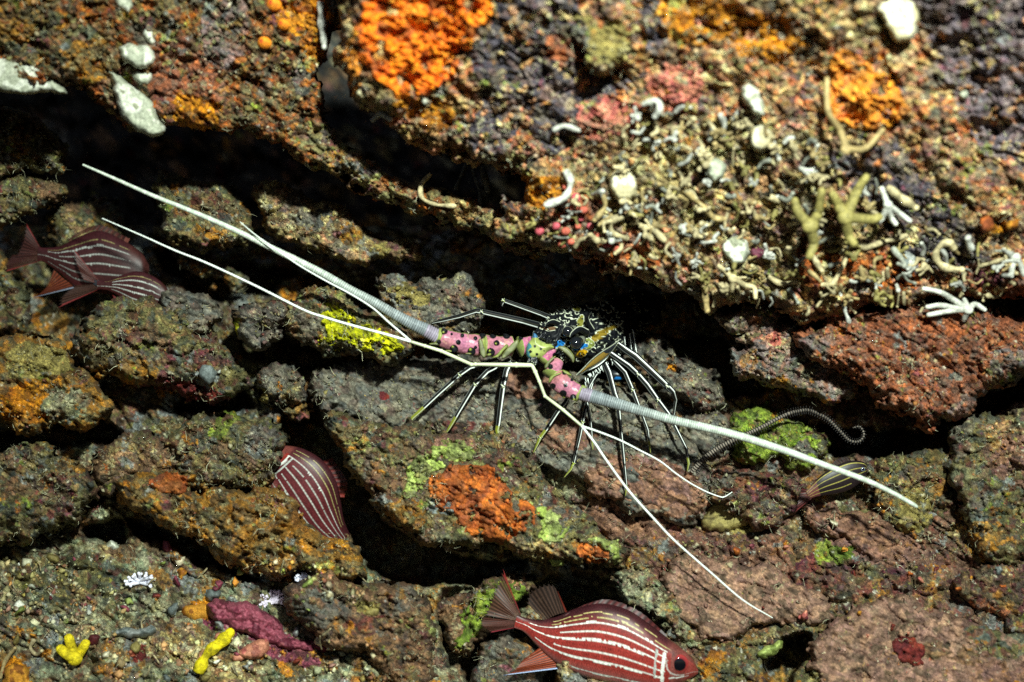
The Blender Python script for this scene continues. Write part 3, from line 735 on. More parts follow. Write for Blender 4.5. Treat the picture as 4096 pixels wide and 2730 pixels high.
rock('ledge_rock', 'blocky tan rock set in a dark crack at the top behind the pink growths', 'rock',
     [(1320, -30), (1370, -20), (1440, -30), (1468, 20), (1462, 140), (1420, 160), (1365, 158), (1335, 130), (1315, 60)], -0.205, 0.045, 34, 'khaki', seed=86, nod=0.6, patches=[(blob(1400, 155, 60, 12), 'cream', .6), (blob(1330, 90, 20, 50), 'grey', .6)])
R2 = rock('ledge_rock', 'round central mound of the ledge topped by a large orange sponge', 'rock',
     [(780, -260), (1155, -260), (1165, -60), (1160, 120), (1215, 260), (1300, 330), (1270, 372), (1200, 392), (1140, 388), (1090, 372), (1050, 352), (1000, 338), (940, 320), (900, 290), (858, 268), (815, 240), (800, 205), (786, 150), (784, 60)],
     -0.150, 0.05, 90, 'tan', gy=0.15, seed=83, nod=1.1, back=0.10, lump=1.2,
     patches=[([(1060, 120), (1150, 60), (1200, 60), (1200, 300), (1130, 380), (1090, 300), (1110, 200)], 'mauve', 1.1), (blob(860, 220, 60, 60), 'cream', 1), (blob(1000, 260, 40, 40), 'ochre', 1.3), (blob(1120, 320, 50, 50), 'mauve'), (blob(940, 250, 30, 22), 'ochre')])
crust(R2, 'orange_sponge', [(812, 100), (820, 50), (850, -20), (860, -200), (1100, -220), (1145, -30), (1140, 45), (1100, 70), (1090, 110), (1055, 120), (1050, 190), (1010, 190), (990, 225), (950, 215), (915, 240), (890, 200), (850, 190), (840, 150)], 'orange', 0.005, 5, seed=84, holes=0.27)
crust(R2, 'amber_sponge', [(790, 110), (812, 60), (822, 110), (820, 170), (812, 230), (796, 180)], 'amber', 0.006, 5, seed=87)

rock('ledge_rock', 'orange red rock hanging on the right under the pale branching corals', 'rock',
     [(1820, 770), (1860, 745), (1930, 725), (2010, 700), (2100, 695), (2200, 700), (2300, 720), (2400, 740), (2600, 750), (2600, 840), (2420, 870), (2340, 870), (2290, 895), (2240, 930), (2190, 960), (2130, 985), (2090, 960), (2040, 930), (1990, 890), (1950, 860), (1900, 840), (1840, 820)],
     -0.01, 0.075, 60, 'redrock', gy=0.05, seed=88, nod=0.6, strata=0.9, sang=35, back=0.1, patches=[(blob(2220, 930, 60, 16, -30), 'strata'), (blob(1870, 800, 40, 30), 'strata'), (blob(2200, 870, 14, 12), 'grey'), (blob(1880, 860, 20, 40), 'cream'), (blob(2330, 840, 60, 40), 'strata')])
rock('ledge_rock', 'layered grey and pink rock tucked left of the orange red one', 'rock',
     [(1668, 810), (1700, 795), (1740, 770), (1790, 755), (1850, 760), (1900, 800), (1945, 850), (1972, 895), (1940, 918), (1890, 912), (1820, 900), (1760, 885), (1700, 855), (1672, 832)], 0.02, 0.05, 36, 'strata', seed=89, nod=0.8, strata=1.0, sang=24, back=0.1, patches=[(blob(1790, 790, 26, 14), 'cream'), (blob(1760, 775, 30, 16), 'pink', 1), (blob(1790, 880, 50, 14), 'mustard')])
rock('ledge_rock', 'small grey rock in shadow under the lip of the bright mass', 'rock',
     [(1640, 730), (1690, 712), (1750, 705), (1790, 730), (1780, 770), (1720, 770), (1670, 765)], 0.01, 0.03, 26, 'strata', seed=90, nod=0.7)

# ------------------------------------------------------------------ swept shapes for the animals
def catmull(pts, n):
    p = np.asarray(pts, float)
    if len(p) == 2:
        t = np.linspace(0, 1, n)[:, None]; return p[0] * (1 - t) + p[1] * t
    q = np.vstack([2 * p[0] - p[1], p, 2 * p[-1] - p[-2]])
    seg = np.linalg.norm(np.diff(p[:, :2], axis=0), axis=1); cum = np.concatenate([[0], np.cumsum(seg)])
    u = np.linspace(0, cum[-1], n)
    k = np.clip(np.searchsorted(cum, u, 'right') - 1, 0, len(p) - 2)
    t = ((u - cum[k]) / np.maximum(seg[k], 1e-9))[:, None]
    a, b, c, d = q[k], q[k + 1], q[k + 2], q[k + 3]
    m1 = (c - a) / 2; m2 = (d - b) / 2
    # keep the radius and depth from overshooting
    h = (2 * t ** 3 - 3 * t ** 2 + 1) * b + (t ** 3 - 2 * t ** 2 + t) * m1 + (-2 * t ** 3 + 3 * t ** 2) * c + (t ** 3 - t ** 2) * m2
    h[:, 2:] = b[:, 2:] * (1 - t) + c[:, 2:] * t
    return h

def frames(w):
    """w: world points -> tangents, side, up with up towards the lens"""
    t = np.gradient(w, axis=0); t /= np.linalg.norm(t, axis=1)[:, None] + 1e-12
    ref = np.array([0, -1.0, 0.0])
    side = np.cross(t, ref); ln = np.linalg.norm(side, axis=1)[:, None]
    side = np.where(ln > 1e-3, side / np.maximum(ln, 1e-3), np.array([0, 0, 1.0]))
    for i in range(1, len(side)):
        if np.dot(side[i], side[i - 1]) < 0: side[i] = -side[i]
    up = np.cross(side, t)
    return t, side, up

def sweep(mb, pts, color, n=None, seg=12, flat=1.0, rmod=None, cap=True, sharp=False, rough=0.0, knob=0.0):
    """pts rows: px, py, depth, radius(px). color: rgb or f(s 0..1, ang, px, py)->rgb. ang 0 = towards the lens"""
    p = np.asarray(pts, float)
    L = np.linalg.norm(np.diff(p[:, :2], axis=0), axis=1).sum()
    if n is None: n = int(np.clip(L / 8, 6, 400))
    if sharp:
        cum = np.concatenate([[0], np.cumsum(np.linalg.norm(np.diff(p[:, :2], axis=0), axis=1))])
        u = np.linspace(0, cum[-1], n)
        q = np.stack([np.interp(u, cum, p[:, k]) for k in range(4)], 1)
    else:
        q = catmull(p, n)
    wx, wy, wz = P(q[:, 0], q[:, 1], q[:, 2])
    w = np.stack([wx, wy, wz], 1)
    t, side, up = frames(w)
    s_ = np.linspace(0, 1, n)
    r = q[:, 3] * S
    if rmod is not None: r = r * rmod(s_)
    ang = np.arange(seg) / seg * 2 * np.pi
    ring = np.cos(ang)[None, :, None] * up[:, None] * flat + np.sin(ang)[None, :, None] * side[:, None]
    rr_ = np.repeat(r[:, None], seg, 1)
    if rough: rr_ = rr_ * (1 + rough * fbm(np.repeat(s_[:, None], seg, 1) * L, np.abs(np.tile(ang[None], (n, 1)) - np.pi) * q[:, 3:4] , 22, 5, 3))
    if knob:
        k1, k2, ki = worley(np.repeat(s_[:, None], seg, 1) * L, np.abs(np.tile(ang[None], (n, 1)) - np.pi) * q[:, 3:4], 21, 8)
        rr_ = rr_ * (1 + knob * (1 - 1.6 * k1 ** 2) * (.3 + ki))
    vv = w[:, None] + ring * rr_[:, :, None]
    v = vv.reshape(-1, 3)
    i = np.arange(n * seg).reshape(n, seg)
    j = np.roll(i, -1, 1)
    f = np.stack([i[:-1].ravel(), j[:-1].ravel(), j[1:].ravel(), i[1:].ravel()], 1)
    SSg, AA = np.meshgrid(s_, ang, indexing='ij')
    if callable(color):
        k = (D0 + v[:, 1]) / D0 * S
        c = color(SSg.ravel(), np.where(AA > np.pi, AA - 2 * np.pi, AA).ravel(), v[:, 0] / k + 2048, 1365 - v[:, 2] / k)
    else:
        c = np.tile(np.asarray(color, float), (len(v), 1))
    if cap:
        v = np.vstack([v, w[0] - t[0] * r[0] * 0.3, w[-1] + t[-1] * r[-1] * 0.3])
        c = np.vstack([c, c[0], c[-seg]])
        a = np.stack([i[0], np.roll(i[0], -1), np.full(seg, n * seg)], 1)[:, ::-1]
        b = np.stack([i[-1], np.roll(i[-1], -1), np.full(seg, n * seg + 1)], 1)
        tri = np.vstack([a, b])
        fa = np.concatenate([f, np.concatenate([tri, np.full((len(tri), 1), -1)], 1)])
        mb.v.append(v); mb.c.append(c[:, :3]); mb.f.append(np.where(fa >= 0, fa + mb.n, -1)); mb.n += len(v)
    else:
        mb.add(v, f, c)
    return q

def cone(mb, px, py, d, r, h, dirx, diry, dird, col, tip, seg=7):
    """a spine: base at the point, pointing along (dirx, diry image down, dird depth)"""
    b = np.array(P(px, py, d)); a = np.array([dirx, dird, -diry], float); a /= np.linalg.norm(a) + 1e-9
    o = np.cross(a, [0.3, 0.5, 0.8]); o /= np.linalg.norm(o); q = np.cross(a, o)
    v = []; c = []
    for lvl, (rr, hh) in enumerate(((1, 0), (0.85, 0.25), (0.5, 0.6), (0.22, 0.88))):
        for k in range(seg):
            an = k / seg * 2 * math.pi
            v.append(b + (o * math.cos(an) + q * math.sin(an)) * rr * r * S + a * hh * h * S); c.append(col if lvl < 3 else tip)
    v.append(b + a * h * S); c.append(tip)
    f = []
    for lvl in range(3):
        for k in range(seg):
            f.append((lvl * seg + k, lvl * seg + (k + 1) % seg, (lvl + 1) * seg + (k + 1) % seg, (lvl + 1) * seg + k))
    for k in range(seg): f.append((3 * seg + k, 3 * seg + (k + 1) % seg, 4 * seg, -1))
    mb.add(np.array(v), np.array(f), np.array(c, float)[:, :3])

def ball(mb, px, py, d, rx, ry, rd, col, seg=14, ring=9, cf=None):
    c0 = np.array(P(px, py, d)); v = []; k = 0
    for i in range(ring + 1):
        th = math.pi * i / ring
        for j in range(seg):
            ph = 2 * math.pi * j / seg
            v.append((math.sin(th) * math.cos(ph) * rx * S, -math.cos(th) * rd * S, math.sin(th) * math.sin(ph) * ry * S))
    v = np.array(v); f = []
    for i in range(ring):
        for j in range(seg):
            f.append((i * seg + j, (i + 1) * seg + j, (i + 1) * seg + (j + 1) % seg, i * seg + (j + 1) % seg))
    c = np.tile(col, (len(v), 1)) if cf is None else cf(v / S)
    mb.add(v + c0, np.array(f), c)

def plate(mb, poly, d, T, colf, step=2.0, w=16, seed=3, gx=0, gy=0, back=0.006, wave=0.0, edge=0.0):
    """a small bulging shell piece with its own thickness; outline in full photograph pixels"""
    pv = smooth_poly(poly, 2); cx, cy = pv.mean(0)
    def dep(x, y, s_):
        t = np.clip(s_ / w, 0, 1)
        return d + gx * (x - cx) / 1000 + gy * (y - cy) / 1000 - T * np.sqrt(np.clip(1 - (1 - t) ** 2, 0, 1)) - wave * S * fbm(x, y, 22, seed, 3)
    v, f, x, y, s_, dd = grid_mesh(pv, step, dep)
    c = colf(x, y, s_) if callable(colf) else np.tile(colf, (len(v), 1))
    mb.add(v, f, c)
    v2, f2, x2, y2, s2, d2 = grid_mesh(pv, step * 3, lambda x, y, s_: d + gx * (x - cx) / 1000 + gy * (y - cy) / 1000 + back * np.clip(s_ / w, 0, 1))
    mb.add(v2, f2[:, ::-1], np.median(c, 0))
    return dep

BLACK = np.array([0.006, 0.007, 0.009]); CREAM = lin((226, 232, 206)); WHITE = lin((232, 240, 232))
PINK = lin((186, 116, 148)); SALMON = lin((176, 116, 112)); MAGENTA = lin((190, 82, 128)); LEAF = lin((140, 150, 84)); OCHRE = lin((176, 148, 50)); BLUE = lin((30, 116, 190)); TEAL = lin((70, 130, 140)); OLIVE = lin((110, 108, 40)); LIMEY = lin((150, 160, 60))
def C6(x, y): return (1650 + x * 0.3189, 1150 + y * 0.3189)
def C7(x, y): return (2100 + x * 0.3189, 1150 + y * 0.3189)

LOB = empty('spiny_lobster', (2330, 1400, 0.03), 'spiny lobster with pink spotted antenna bases and white-lined black legs, in the dark crevice', 'lobster')

# ---- carapace, reaching back into the dark
def cara_col(s_, ang, x, y):
    u = x + 6 * fbm(x, y, 30, 5, 2); v = y + 6 * fbm(x, y, 30, 6, 2)
    a1, a2, ai = worley(u, v * 1.15, 17, 77)
    n1, nx, ny, ni = near(u, v, 20, 77)
    line = (np.abs(n1 - 0.40 - 0.06 * ni) < 0.065) & (nx * (ni - .5) * 2 - ny < 0.06) & (ni > 0.22)
    keep = fbm(x, y, 60, 78, 3) > -0.35
    c = np.tile(BLACK, (len(x), 1))
    for (cx, cy, rx, ry, a, col) in (
            (2322, 1285, 13, 26, 10, OLIVE), (2305, 1235, 16, 10, 20, OLIVE), (2196, 1314, 30, 9, 0, lin((100, 76, 54))),
            (2392, 1348, 48, 13, -30, OCHRE * .5), (2430, 1318, 44, 8, -18, OCHRE * .45), (2355, 1376, 22, 24, -40, lin((124, 134, 66))), (2326, 1412, 24, 15, -20, lin((180, 140, 20))),
            (2236, 1377, 30, 13, -30, BLUE), (2325, 1388, 34, 10, -20, BLUE), (2432, 1430, 50, 7, -42, OCHRE)):
        ca, sa = math.cos(math.radians(a)), math.sin(math.radians(a))
        q = np.hypot(((x - cx) * ca + (y - cy) * sa) / rx, (-(x - cx) * sa + (y - cy) * ca) / ry) + 0.22 * fbm(x, y, 16, 9, 2)
        c = np.where((q < 1)[:, None], col * (0.8 + 0.4 * hsh(x, y, 3))[:, None], c)
        c = np.where(((q > 1) & (q < 1.10))[:, None], CREAM * 0.8, c)
    dots = (ai > 0.62) & (a1 < 0.26)
    c = np.where(dots[:, None], BLACK, c)
    dark = c.sum(1) < 0.05
    c = np.where((line & keep & dark)[:, None], CREAM * 0.9, c)
    return c
mb = MB()
sweep(mb, [(2140, 1392, -0.006, 22), (2190, 1360, 0.0, 66), (2250, 1346, 0.012, 92), (2330, 1338, 0.03, 110), (2420, 1322, 0.06, 116), (2490, 1285, 0.125, 104), (2570, 1245, 0.18, 98)], cara_col, n=260, seg=220, rough=0.07, knob=0.09)
sp = np.random.RandomState(5)
for k in range(240):
    t = sp.rand(); a = sp.uniform(-1.5, 1.5)
    cx = 2185 + t * 300; cy = 1365 - t * 75; rr = 92 * math.sin(0.5 + 2.1 * min(t * 1.2, 1)) ** 0.5
    x = cx + math.sin(a) * rr * 0.25; y = cy + math.sin(a) * rr; d = 0.0 + t * 0.075 - math.cos(a) * rr * S
    cone(mb, x, y, d + 0.0005, sp.uniform(4, 9), sp.uniform(14, 34), -0.8, math.sin(a) * 0.8, -math.cos(a) * 0.9, BLACK, CREAM * (0.8 if sp.rand() < 0.6 else 0.05))
mb.build('carapace', M['leg'], LOB)

# tail segments in the dark behind the carapace
mb = MB()
for k in range(5):
    x = 2560 + k * 34; y = 1262 - k * 8
    sweep(mb, [(x, y, 0.14 + k * 0.02, 92 - 6 * k), (x + 34, y - 8, 0.16 + k * 0.02, 84 - 6 * k)], lambda s_, a, x, y: np.where(((s_ > 0.8) & (s_ < 0.9))[:, None], CREAM * 0.4, BLACK * 2), n=12, seg=30)
mb.build('abdomen', M['shell'], LOB)

# lower margin of the carapace with its pale rim and ochre band
mb = MB()
plate(mb, [C7(620, 1110), C7(700, 1040), C7(830, 900), C7(960, 800), C7(1100, 720), C7(1190, 640), C7(1180, 690), C7(1100, 810), C7(1000, 910), C7(880, 990), C7(760, 1060), C7(680, 1110)],
      -0.012, 0.006, lambda x, y, s_: np.where((s_ < 3.2)[:, None], CREAM * 0.55, np.where(((s_ > 6.5) & (fbm(x, y, 40, 2, 2) > -.25))[:, None], lin((120, 96, 40)), BLACK * 2)), gx=0.28, step=1.6)
sweep(mb, [C7(790, 1040) + (-0.022, 2.2), C7(900, 990) + (-0.012, 2.6), C7(990, 920) + (-0.004, 2.6), C7(1090, 800) + (0.006, 2.4), C7(1180, 660) + (0.02, 1.6)], WHITE)
mb.build('carapace_rim', M['shell'], LOB)
mb = MB()
rr = np.random.RandomState(8)
for k in range(26):                        # white hooked hairs and mouth parts below the rim
    t = k / 25
    x, y = C7(740 + 470 * t + rr.uniform(-20, 20), 1130 - 350 * t + rr.uniform(-10, 60))
    L = rr.uniform(10, 30)
    sweep(mb, [(x, y, -0.012 + 0.03 * t, 2.6), (x + rr.uniform(-4, 8), y + L * .5, -0.014 + 0.03 * t, 2.2), (x + rr.uniform(2, 12), y + L, -0.012 + 0.03 * t, 1.0)], WHITE * rr.uniform(0.5, 1), seg=6, n=7)
mb.build('mouthpart', M['shell'], LOB)

# green plate between the antenna bases
mb = MB()
def plate_col(x, y, s_):
    c = LEAF * 1.15 * (0.8 + 0.25 * fbm(x, y, 20, 3, 3))[:, None] + lin((120, 130, 60)) * 0.25
    c = np.where((x < 2118 + 8 * fbm(x, y, 18, 4, 2))[:, None], TEAL, c)
    c = np.where((y < 1352)[:, None], lin((60, 110, 150)), c)
    for cx, cy, r in ((1535, 740, 5.5), (1610, 772, 5), (1480, 808, 6), (1560, 842, 6), (1650, 800, 3)):
        a, b = C6(cx, cy); c = np.where((np.hypot(x - a, y - b) < r)[:, None], BLACK, c)
    c = np.where((s_ < 1.6)[:, None], CREAM * 0.6, c)
    return c
plate(mb, [C6(1425, 745), C6(1450, 690), C6(1500, 640), C6(1510, 540), C6(1560, 560), C6(1580, 640), C6(1640, 690), C6(1740, 700), C6(1800, 760), C6(1710, 800), C6(1670, 850), C6(1620, 900), C6(1540, 905), C6(1450, 905), C6(1420, 840)], -0.030, 0.010, plate_col, w=26)
for k in range(34):
    q = rr.uniform(0, 1); x, y = C6(1560 + q * 250 + rr.uniform(-30, 30), 570 + q * 110 + rr.uniform(-40, 40))
    cone(mb, x, y, -0.036, rr.uniform(6, 11), rr.uniform(12, 20), -0.5, rr.uniform(-0.2, 0.9), -0.9, BLACK, BLACK)
for k in range(16):
    x, y = C6(1460 + rr.uniform(0, 110), 880 + rr.uniform(0, 60)); cone(mb, x, y, -0.036, rr.uniform(5, 9), 16, -0.4, 0.8, -0.6, BLACK, CREAM * (0.5 if k % 3 == 0 else 0.02))
mb.build('antennular_plate', M['shell'], LOB)

# eyes and the horns above them
for (ex, ey, r, d) in ((2270, 1327, 21, -0.026), (2304, 1372, 24, -0.034)):
    mb = MB()
    sweep(mb, [(ex + 26, ey - 14, d + 0.022, 15), (ex, ey, d, r * 0.72)], lambda s_, a, x, y: np.where(((s_ * 7) % 1 < 0.22)[:, None], CREAM * 0.7, BLACK), n=24, seg=22)
    st = mb.build('eyestalk', M['shell'], LOB)
    mb = MB(); ball(mb, ex, ey, d - 0.003, r, r, r, BLACK, 24, 14, cf=lambda v: np.where((np.abs(np.hypot(v[:, 0], v[:, 2]) - 0.93 * 22) < 1.0)[:, None], CREAM * 0.6, BLACK * 1.5))
    mb.build('eye', M['eye'], LOB)
for h in ([(2345, 1330, -0.010, 15), (2318, 1318, -0.028, 12), (2290, 1335, -0.040, 8), (2280, 1350, -0.046, 2)],
          [(2365, 1320, 0.000, 14), (2352, 1292, -0.012, 10), (2350, 1268, -0.022, 6), (2364, 1250, -0.030, 1.5)],
          [(2240, 1300, -0.004, 13), (2212, 1288, -0.018, 10), (2190, 1294, -0.028, 5), (2180, 1306, -0.032, 1.5)]):
    mb = MB(); sweep(mb, h, lambda s_, a, x, y: np.where((np.abs(a - 1.2) < 0.28)[:, None], CREAM, BLACK), n=30, seg=24); mb.build('horn', M['leg'], LOB)

# ---- antenna bases: pink, black studded
def seg_col(spots, pal0, pal1, rim=LEAF):
    def f(s_, ang, x, y):
        t = 0.5 + 0.5 * fbm(x, y, 60, 44, 3)
        c = pal0 * t[:, None] + pal1 * (1 - t)[:, None]
        c = c * (0.82 + 0.3 * fbm(x, y, 9, 47, 3))[:, None]
        z = fbm(x, y, 24, 48, 4, .7); c = np.where((z > .55)[:, None], c * .5 + lin((196, 156, 130)) * .5, c); c = np.where((z < -.75)[:, None], c * .5 + lin((120, 90, 60)) * .5, c)
        c = np.where((np.abs(ang) > 1.2)[:, None], LEAF * 0.6, c)
        e = 0.035 + 0.02 * fbm(x, y, 12, 45, 2)
        c = np.where((s_ > 0.97 - e)[:, None] | (s_ < 0.02)[:, None], rim, c)
        for (cx, cy, r) in spots:
            c = np.where((np.hypot(x - cx, y - cy) < r)[:, None], BLACK, c)
        return c
    return f
LS = [C6(a, b) + (r * 0.3189,) for a, b, r in ((490, 587, 17), (625, 605, 26), (575, 690, 33), (790, 755, 21), (520, 775, 54), (740, 805, 52), (330, 685, 30), (400, 548, 42), (790, 640, 27), (1055, 700, 38), (1180, 600, 50), (980, 815, 54), (870, 635, 15), (880, 595, 42), (1010, 603, 42), (1320, 820, 42), (1360, 630, 30))]
RSP = [C6(a, b) + (r * 0.3189,) for a, b, r in ((1730, 995, 33), (1655, 1125, 42), (1620, 970, 32), (1760, 1240, 38), (1920, 1230, 28), (1890, 1335, 46), (2015, 1380, 40), (2000, 1160, 20), (1860, 830, 44), (2120, 1225, 18), (1790, 852, 34), (1905, 1070, 30))]
def base_piece(pts, spots, p0, p1, flare):
    mb = MB()
    sweep(mb, pts, seg_col(spots, p0, p1), n=120, seg=110, rough=0.05, rmod=lambda s_: 0.975 + 0.025 * np.cos(s_ * 6.28) + flare * ss(0.7, 1.0, s_) + 0.05 * ss(.93, .96, s_) - .10 * ss(.97, 1, s_))
    lo = np.array([(p[0], p[1]) for p in pts]); 
    A, B = np.array(pts[0][:2]), np.array(pts[-1][:2]); r = pts[0][3]; ax = (B - A) / np.linalg.norm(B - A)
    for (x, y, rr_) in spots:
        q = np.array((x, y)) - A; s0 = q @ ax; off = q[1] * ax[0] - q[0] * ax[1]
        if -12 < s0 < np.linalg.norm(B - A) + 8 and abs(off) < r * 1.25 and rr_ > 6:
            t = np.clip(s0 / np.linalg.norm(B - A), 0, 1); d = pts[0][2] * (1 - t) + pts[-1][2] * t
            z = math.sqrt(max(0, 1 - min(1, (off / r) ** 2))) * r
            cone(mb, x, y, d - z * S + 0.0006, rr_ * 0.93, rr_ * 1.3, ax[0] * 0.35, ax[1] * 0.35 + off / r * 0.9, -0.3 - z / r, BLACK, BLACK * 3 if rr_ < 12 else LIMEY * 0.8, seg=12)
    mb.build('antenna_base', M['shell'], LOB)
a, b, c_ = C6(1345, 715), C6(1500, 705), C6(840, 715)
base_piece([C6(1530, 715) + (-0.012, 34), C6(1340, 745) + (-0.020, 38)], LS, MAGENTA, PINK, 0.0)
base_piece([C6(1240, 740) + (-0.024, 40), C6(880, 735) + (-0.034, 44)], LS, SALMON, PINK, 0.04)
base_piece([C6(850, 735) + (-0.034, 43), C6(560, 690) + (-0.042, 42), C6(300, 612) + (-0.050, 34)], LS, PINK, SALMON, -0.05)
base_piece([C6(1760, 770) + (-0.024, 18), C6(1640, 930) + (-0.032, 24)], RSP, MAGENTA, PINK, 0.0)
base_piece([C6(1800, 930) + (-0.030, 30), C6(1740, 1100) + (-0.040, 34)], RSP, SALMON, PINK, 0.0)
base_piece([C6(1800, 1130) + (-0.040, 38), C6(1900, 1230) + (-0.046, 42), C6(2110, 1345) + (-0.052, 33)], RSP, PINK, SALMON, -0.05)
# green curved flanges between the pieces
FL = [[(1330, 640), (1330, 720), (1280, 790), (1200, 860), (1140, 900), (1110, 895), (1130, 830), (1190, 760), (1260, 690)],
      [(1180, 700), (1215, 740), (1150, 790), (1100, 860), (1060, 890), (980, 885), (1040, 860), (1100, 790)],
      [(1800, 850), (1720, 900), (1660, 970), (1650, 1020), (1690, 1020), (1720, 950), (1790, 890)],
      [(1880, 1060), (1800, 1080), (1730, 1110), (1700, 1170), (1710, 1210), (1745, 1180), (1770, 1130), (1860, 1090)],
      [(1800, 750), (1880, 730), (1960, 770), (2020, 840), (2035, 900), (2015, 960), (1985, 900), (1940, 850), (1860, 790)],
      [(1870, 1030), (1940, 1050), (2010, 1110), (1960, 1110), (1890, 1080)],
      [(820, 650), (870, 640), (900, 740), (930, 830), (900, 900), (850, 850), (835, 740)],
      [(2110, 1220), (2180, 1240), (2190, 1290), (2120, 1290)], [(200, 705), (300, 690), (350, 710), (330, 730), (220, 725)], [(400, 790), (480, 785), (500, 815), (430, 810)], [(660, 825), (730, 820), (740, 845), (670, 848)], [(940, 830), (990, 825), (985, 860), (930, 868)]]
FD = [-0.044, -0.044, -0.046, -0.052, -0.030, -0.046, -0.050, -0.054, -0.056, -0.056, -0.054, -0.050]
for k, (pl, d) in enumerate(zip(FL, FD)):
    mb = MB()
    plate(mb, [C6(*q) for q in pl], d, 0.004, lambda x, y, s_, k=k: np.where((s_ < 1.3)[:, None], LIMEY * 0.9, (LEAF if k % 2 else lin((128, 132, 96))) * (0.8 + 0.3 * fbm(x, y, 14, k, 2))[:, None]), step=1.8, w=8)
    mb.build('base_flange', M['shell'], LOB)

# ---- the two long horns (flagella), ringed
def ring_col(s_, ang, x, y, L=1500, base=None):
    # grey lilac at the thick end, whitening outwards, thin dark ring at each joint
    g = lin((134, 142, 146)); w_ = lin((206, 216, 200)); lil = lin((176, 140, 176))
    t = ss(0.02, 0.5, s_)[:, None]; c = g * (1 - t) + w_ * t
    c = np.where((s_ < 0.035)[:, None], c * 0.65 + lil * 0.35, c)
    q = (s_ * base) % 1.0
    c = np.where((q > 0.72)[:, None], c * (0.45 + 0.3 * ss(0.1, 0.9, s_))[:, None], c)
    c = c * (0.86 + 0.2 * fbm(x, y, 14, 91, 3))[:, None]
    q5 = (s_ * base / 5) % 1.0
    return np.where((q5 < 0.14)[:, None], np.minimum(c * 1.25, 0.85), c)
def flagellum(pts, nr, part='antenna_flagellum'):
    mb = MB(); sweep(mb, pts, lambda s_, a, x, y: ring_col(s_, a, x, y, base=nr), n=nr * 7, seg=20, rmod=lambda s_: 1 + 0.06 * np.cos(s_ * nr * 6.283) * (1 - s_))
    return mb.build(part, M['horn'], LOB)
flagellum([(1748, 1346, -0.050, 27), (1700, 1320, -0.054, 26), (1644, 1294, -0.058, 23), (1574, 1256, -0.063, 20), (1491, 1207, -0.068, 17.5), (1399, 1158, -0.074, 15), (1300, 1100, -0.08, 14), (1190, 1043, -0.086, 12.5), (1084, 992, -0.09, 11.5), (975, 938, -0.093, 10.5), (861, 886, -0.095, 9.5), (735, 833, -0.095, 8.5), (606, 781, -0.094, 7.5), (460, 716, -0.092, 6), (332, 660, -0.09, 4.2)], 170)
flagellum([(2318, 1571, -0.052, 28), (2380, 1590, -0.056, 26), (2448, 1610, -0.060, 23), (2575, 1648, -0.068, 18.5), (2700, 1683, -0.076, 16.5), (2830, 1713, -0.082, 15.5), (2951, 1743, -0.088, 15), (3079, 1783, -0.092, 14), (3180, 1817, -0.095, 13), (3270, 1851, -0.098, 12), (3461, 1921, -0.102, 10), (3570, 1972, -0.104, 8.5), (3653, 2019, -0.105, 7.5), (3669, 2029, -0.105, 5)], 160)

# ---- antennules: jointed stalks, each with two whips
AN = lin((206, 214, 176))
def stalk_col(s_, a, x, y): return AN * (0.85 + 0.15 * np.cos(s_ * 9))[:, None]
def stalk(pts):
    mb = MB(); sweep(mb, pts, stalk_col, seg=16, sharp=True, n=60)
    for p in pts[1:-1]: ball(mb, p[0], p[1], p[2], p[3] * 1.25, p[3] * 1.25, p[3] * 1.2, AN)
    return mb.build('antennule_stalk', M['horn'], LOB)
def whip(pts, col=WHITE):
    mb = MB(); sweep(mb, pts, lambda s_, a, x, y: np.where(((s_ * 90) % 1 < 0.2)[:, None], col * 0.72, col), seg=12, n=320)
    return mb.build('antennule_whip', M['horn'], LOB)
stalk([(2128, 1462, -0.046, 8), (2065, 1461, -0.05, 9), (1902, 1458, -0.058, 6.5), (1886, 1459, -0.06, 6.5), (1765, 1405, -0.068, 6.5), (1700, 1385, -0.07, 6), (1642, 1367, -0.072, 5.5)])
stalk([(2128, 1462, -0.046, 7), (2141, 1488, -0.05, 7), (2157, 1526, -0.054, 6), (2180, 1586, -0.06, 6), (2253, 1641, -0.068, 6), (2327, 1705, -0.074, 5)])
whip([(1642, 1367, -0.072, 5.2), (1540, 1337, -0.076, 5), (1400, 1300, -0.08, 4.6), (1300, 1270, -0.082, 4.5), (1212, 1239, -0.084, 4.2), (1020, 1143, -0.09, 4), (829, 1054, -0.094, 3.8), (701, 1003, -0.096, 3.4), (574, 946, -0.098, 2.6), (408, 874, -0.1, 1.6)])
whip([(1642, 1364, -0.072, 4), (1555, 1290, -0.078, 3.6), (1491, 1233, -0.084, 3.2), (1408, 1180, -0.09, 3), (1300, 1122, -0.096, 2.8), (1190, 1058, -0.1, 2.6), (1084, 984, -0.1, 2.4), (1020, 939, -0.1, 2.0), (960, 888, -0.1, 1.3)])
whip([(2327, 1705, -0.074, 4.6), (2380, 1774, -0.076, 4.4), (2423, 1838, -0.078, 4.4), (2512, 1960, -0.08, 4.3), (2610, 2070, -0.082, 4.2), (2700, 2165, -0.083, 4), (2843, 2291, -0.082, 3.8), (2970, 2400, -0.08, 3.2), (3091, 2473, -0.078, 1.8)])
whip([(2327, 1705, -0.074, 4), (2400, 1730, -0.07, 3.8), (2480, 1762, -0.066, 3.6), (2560, 1803, -0.062, 3.4), (2639, 1845, -0.058, 3.3), (2700, 1892, -0.054, 3.2), (2760, 1933, -0.05, 3), (2824, 1967, -0.046, 2.8), (2880, 1988, -0.044, 2.4), (2900, 1987, -0.044, 2.2), (2929, 1969, -0.044, 1.4)])

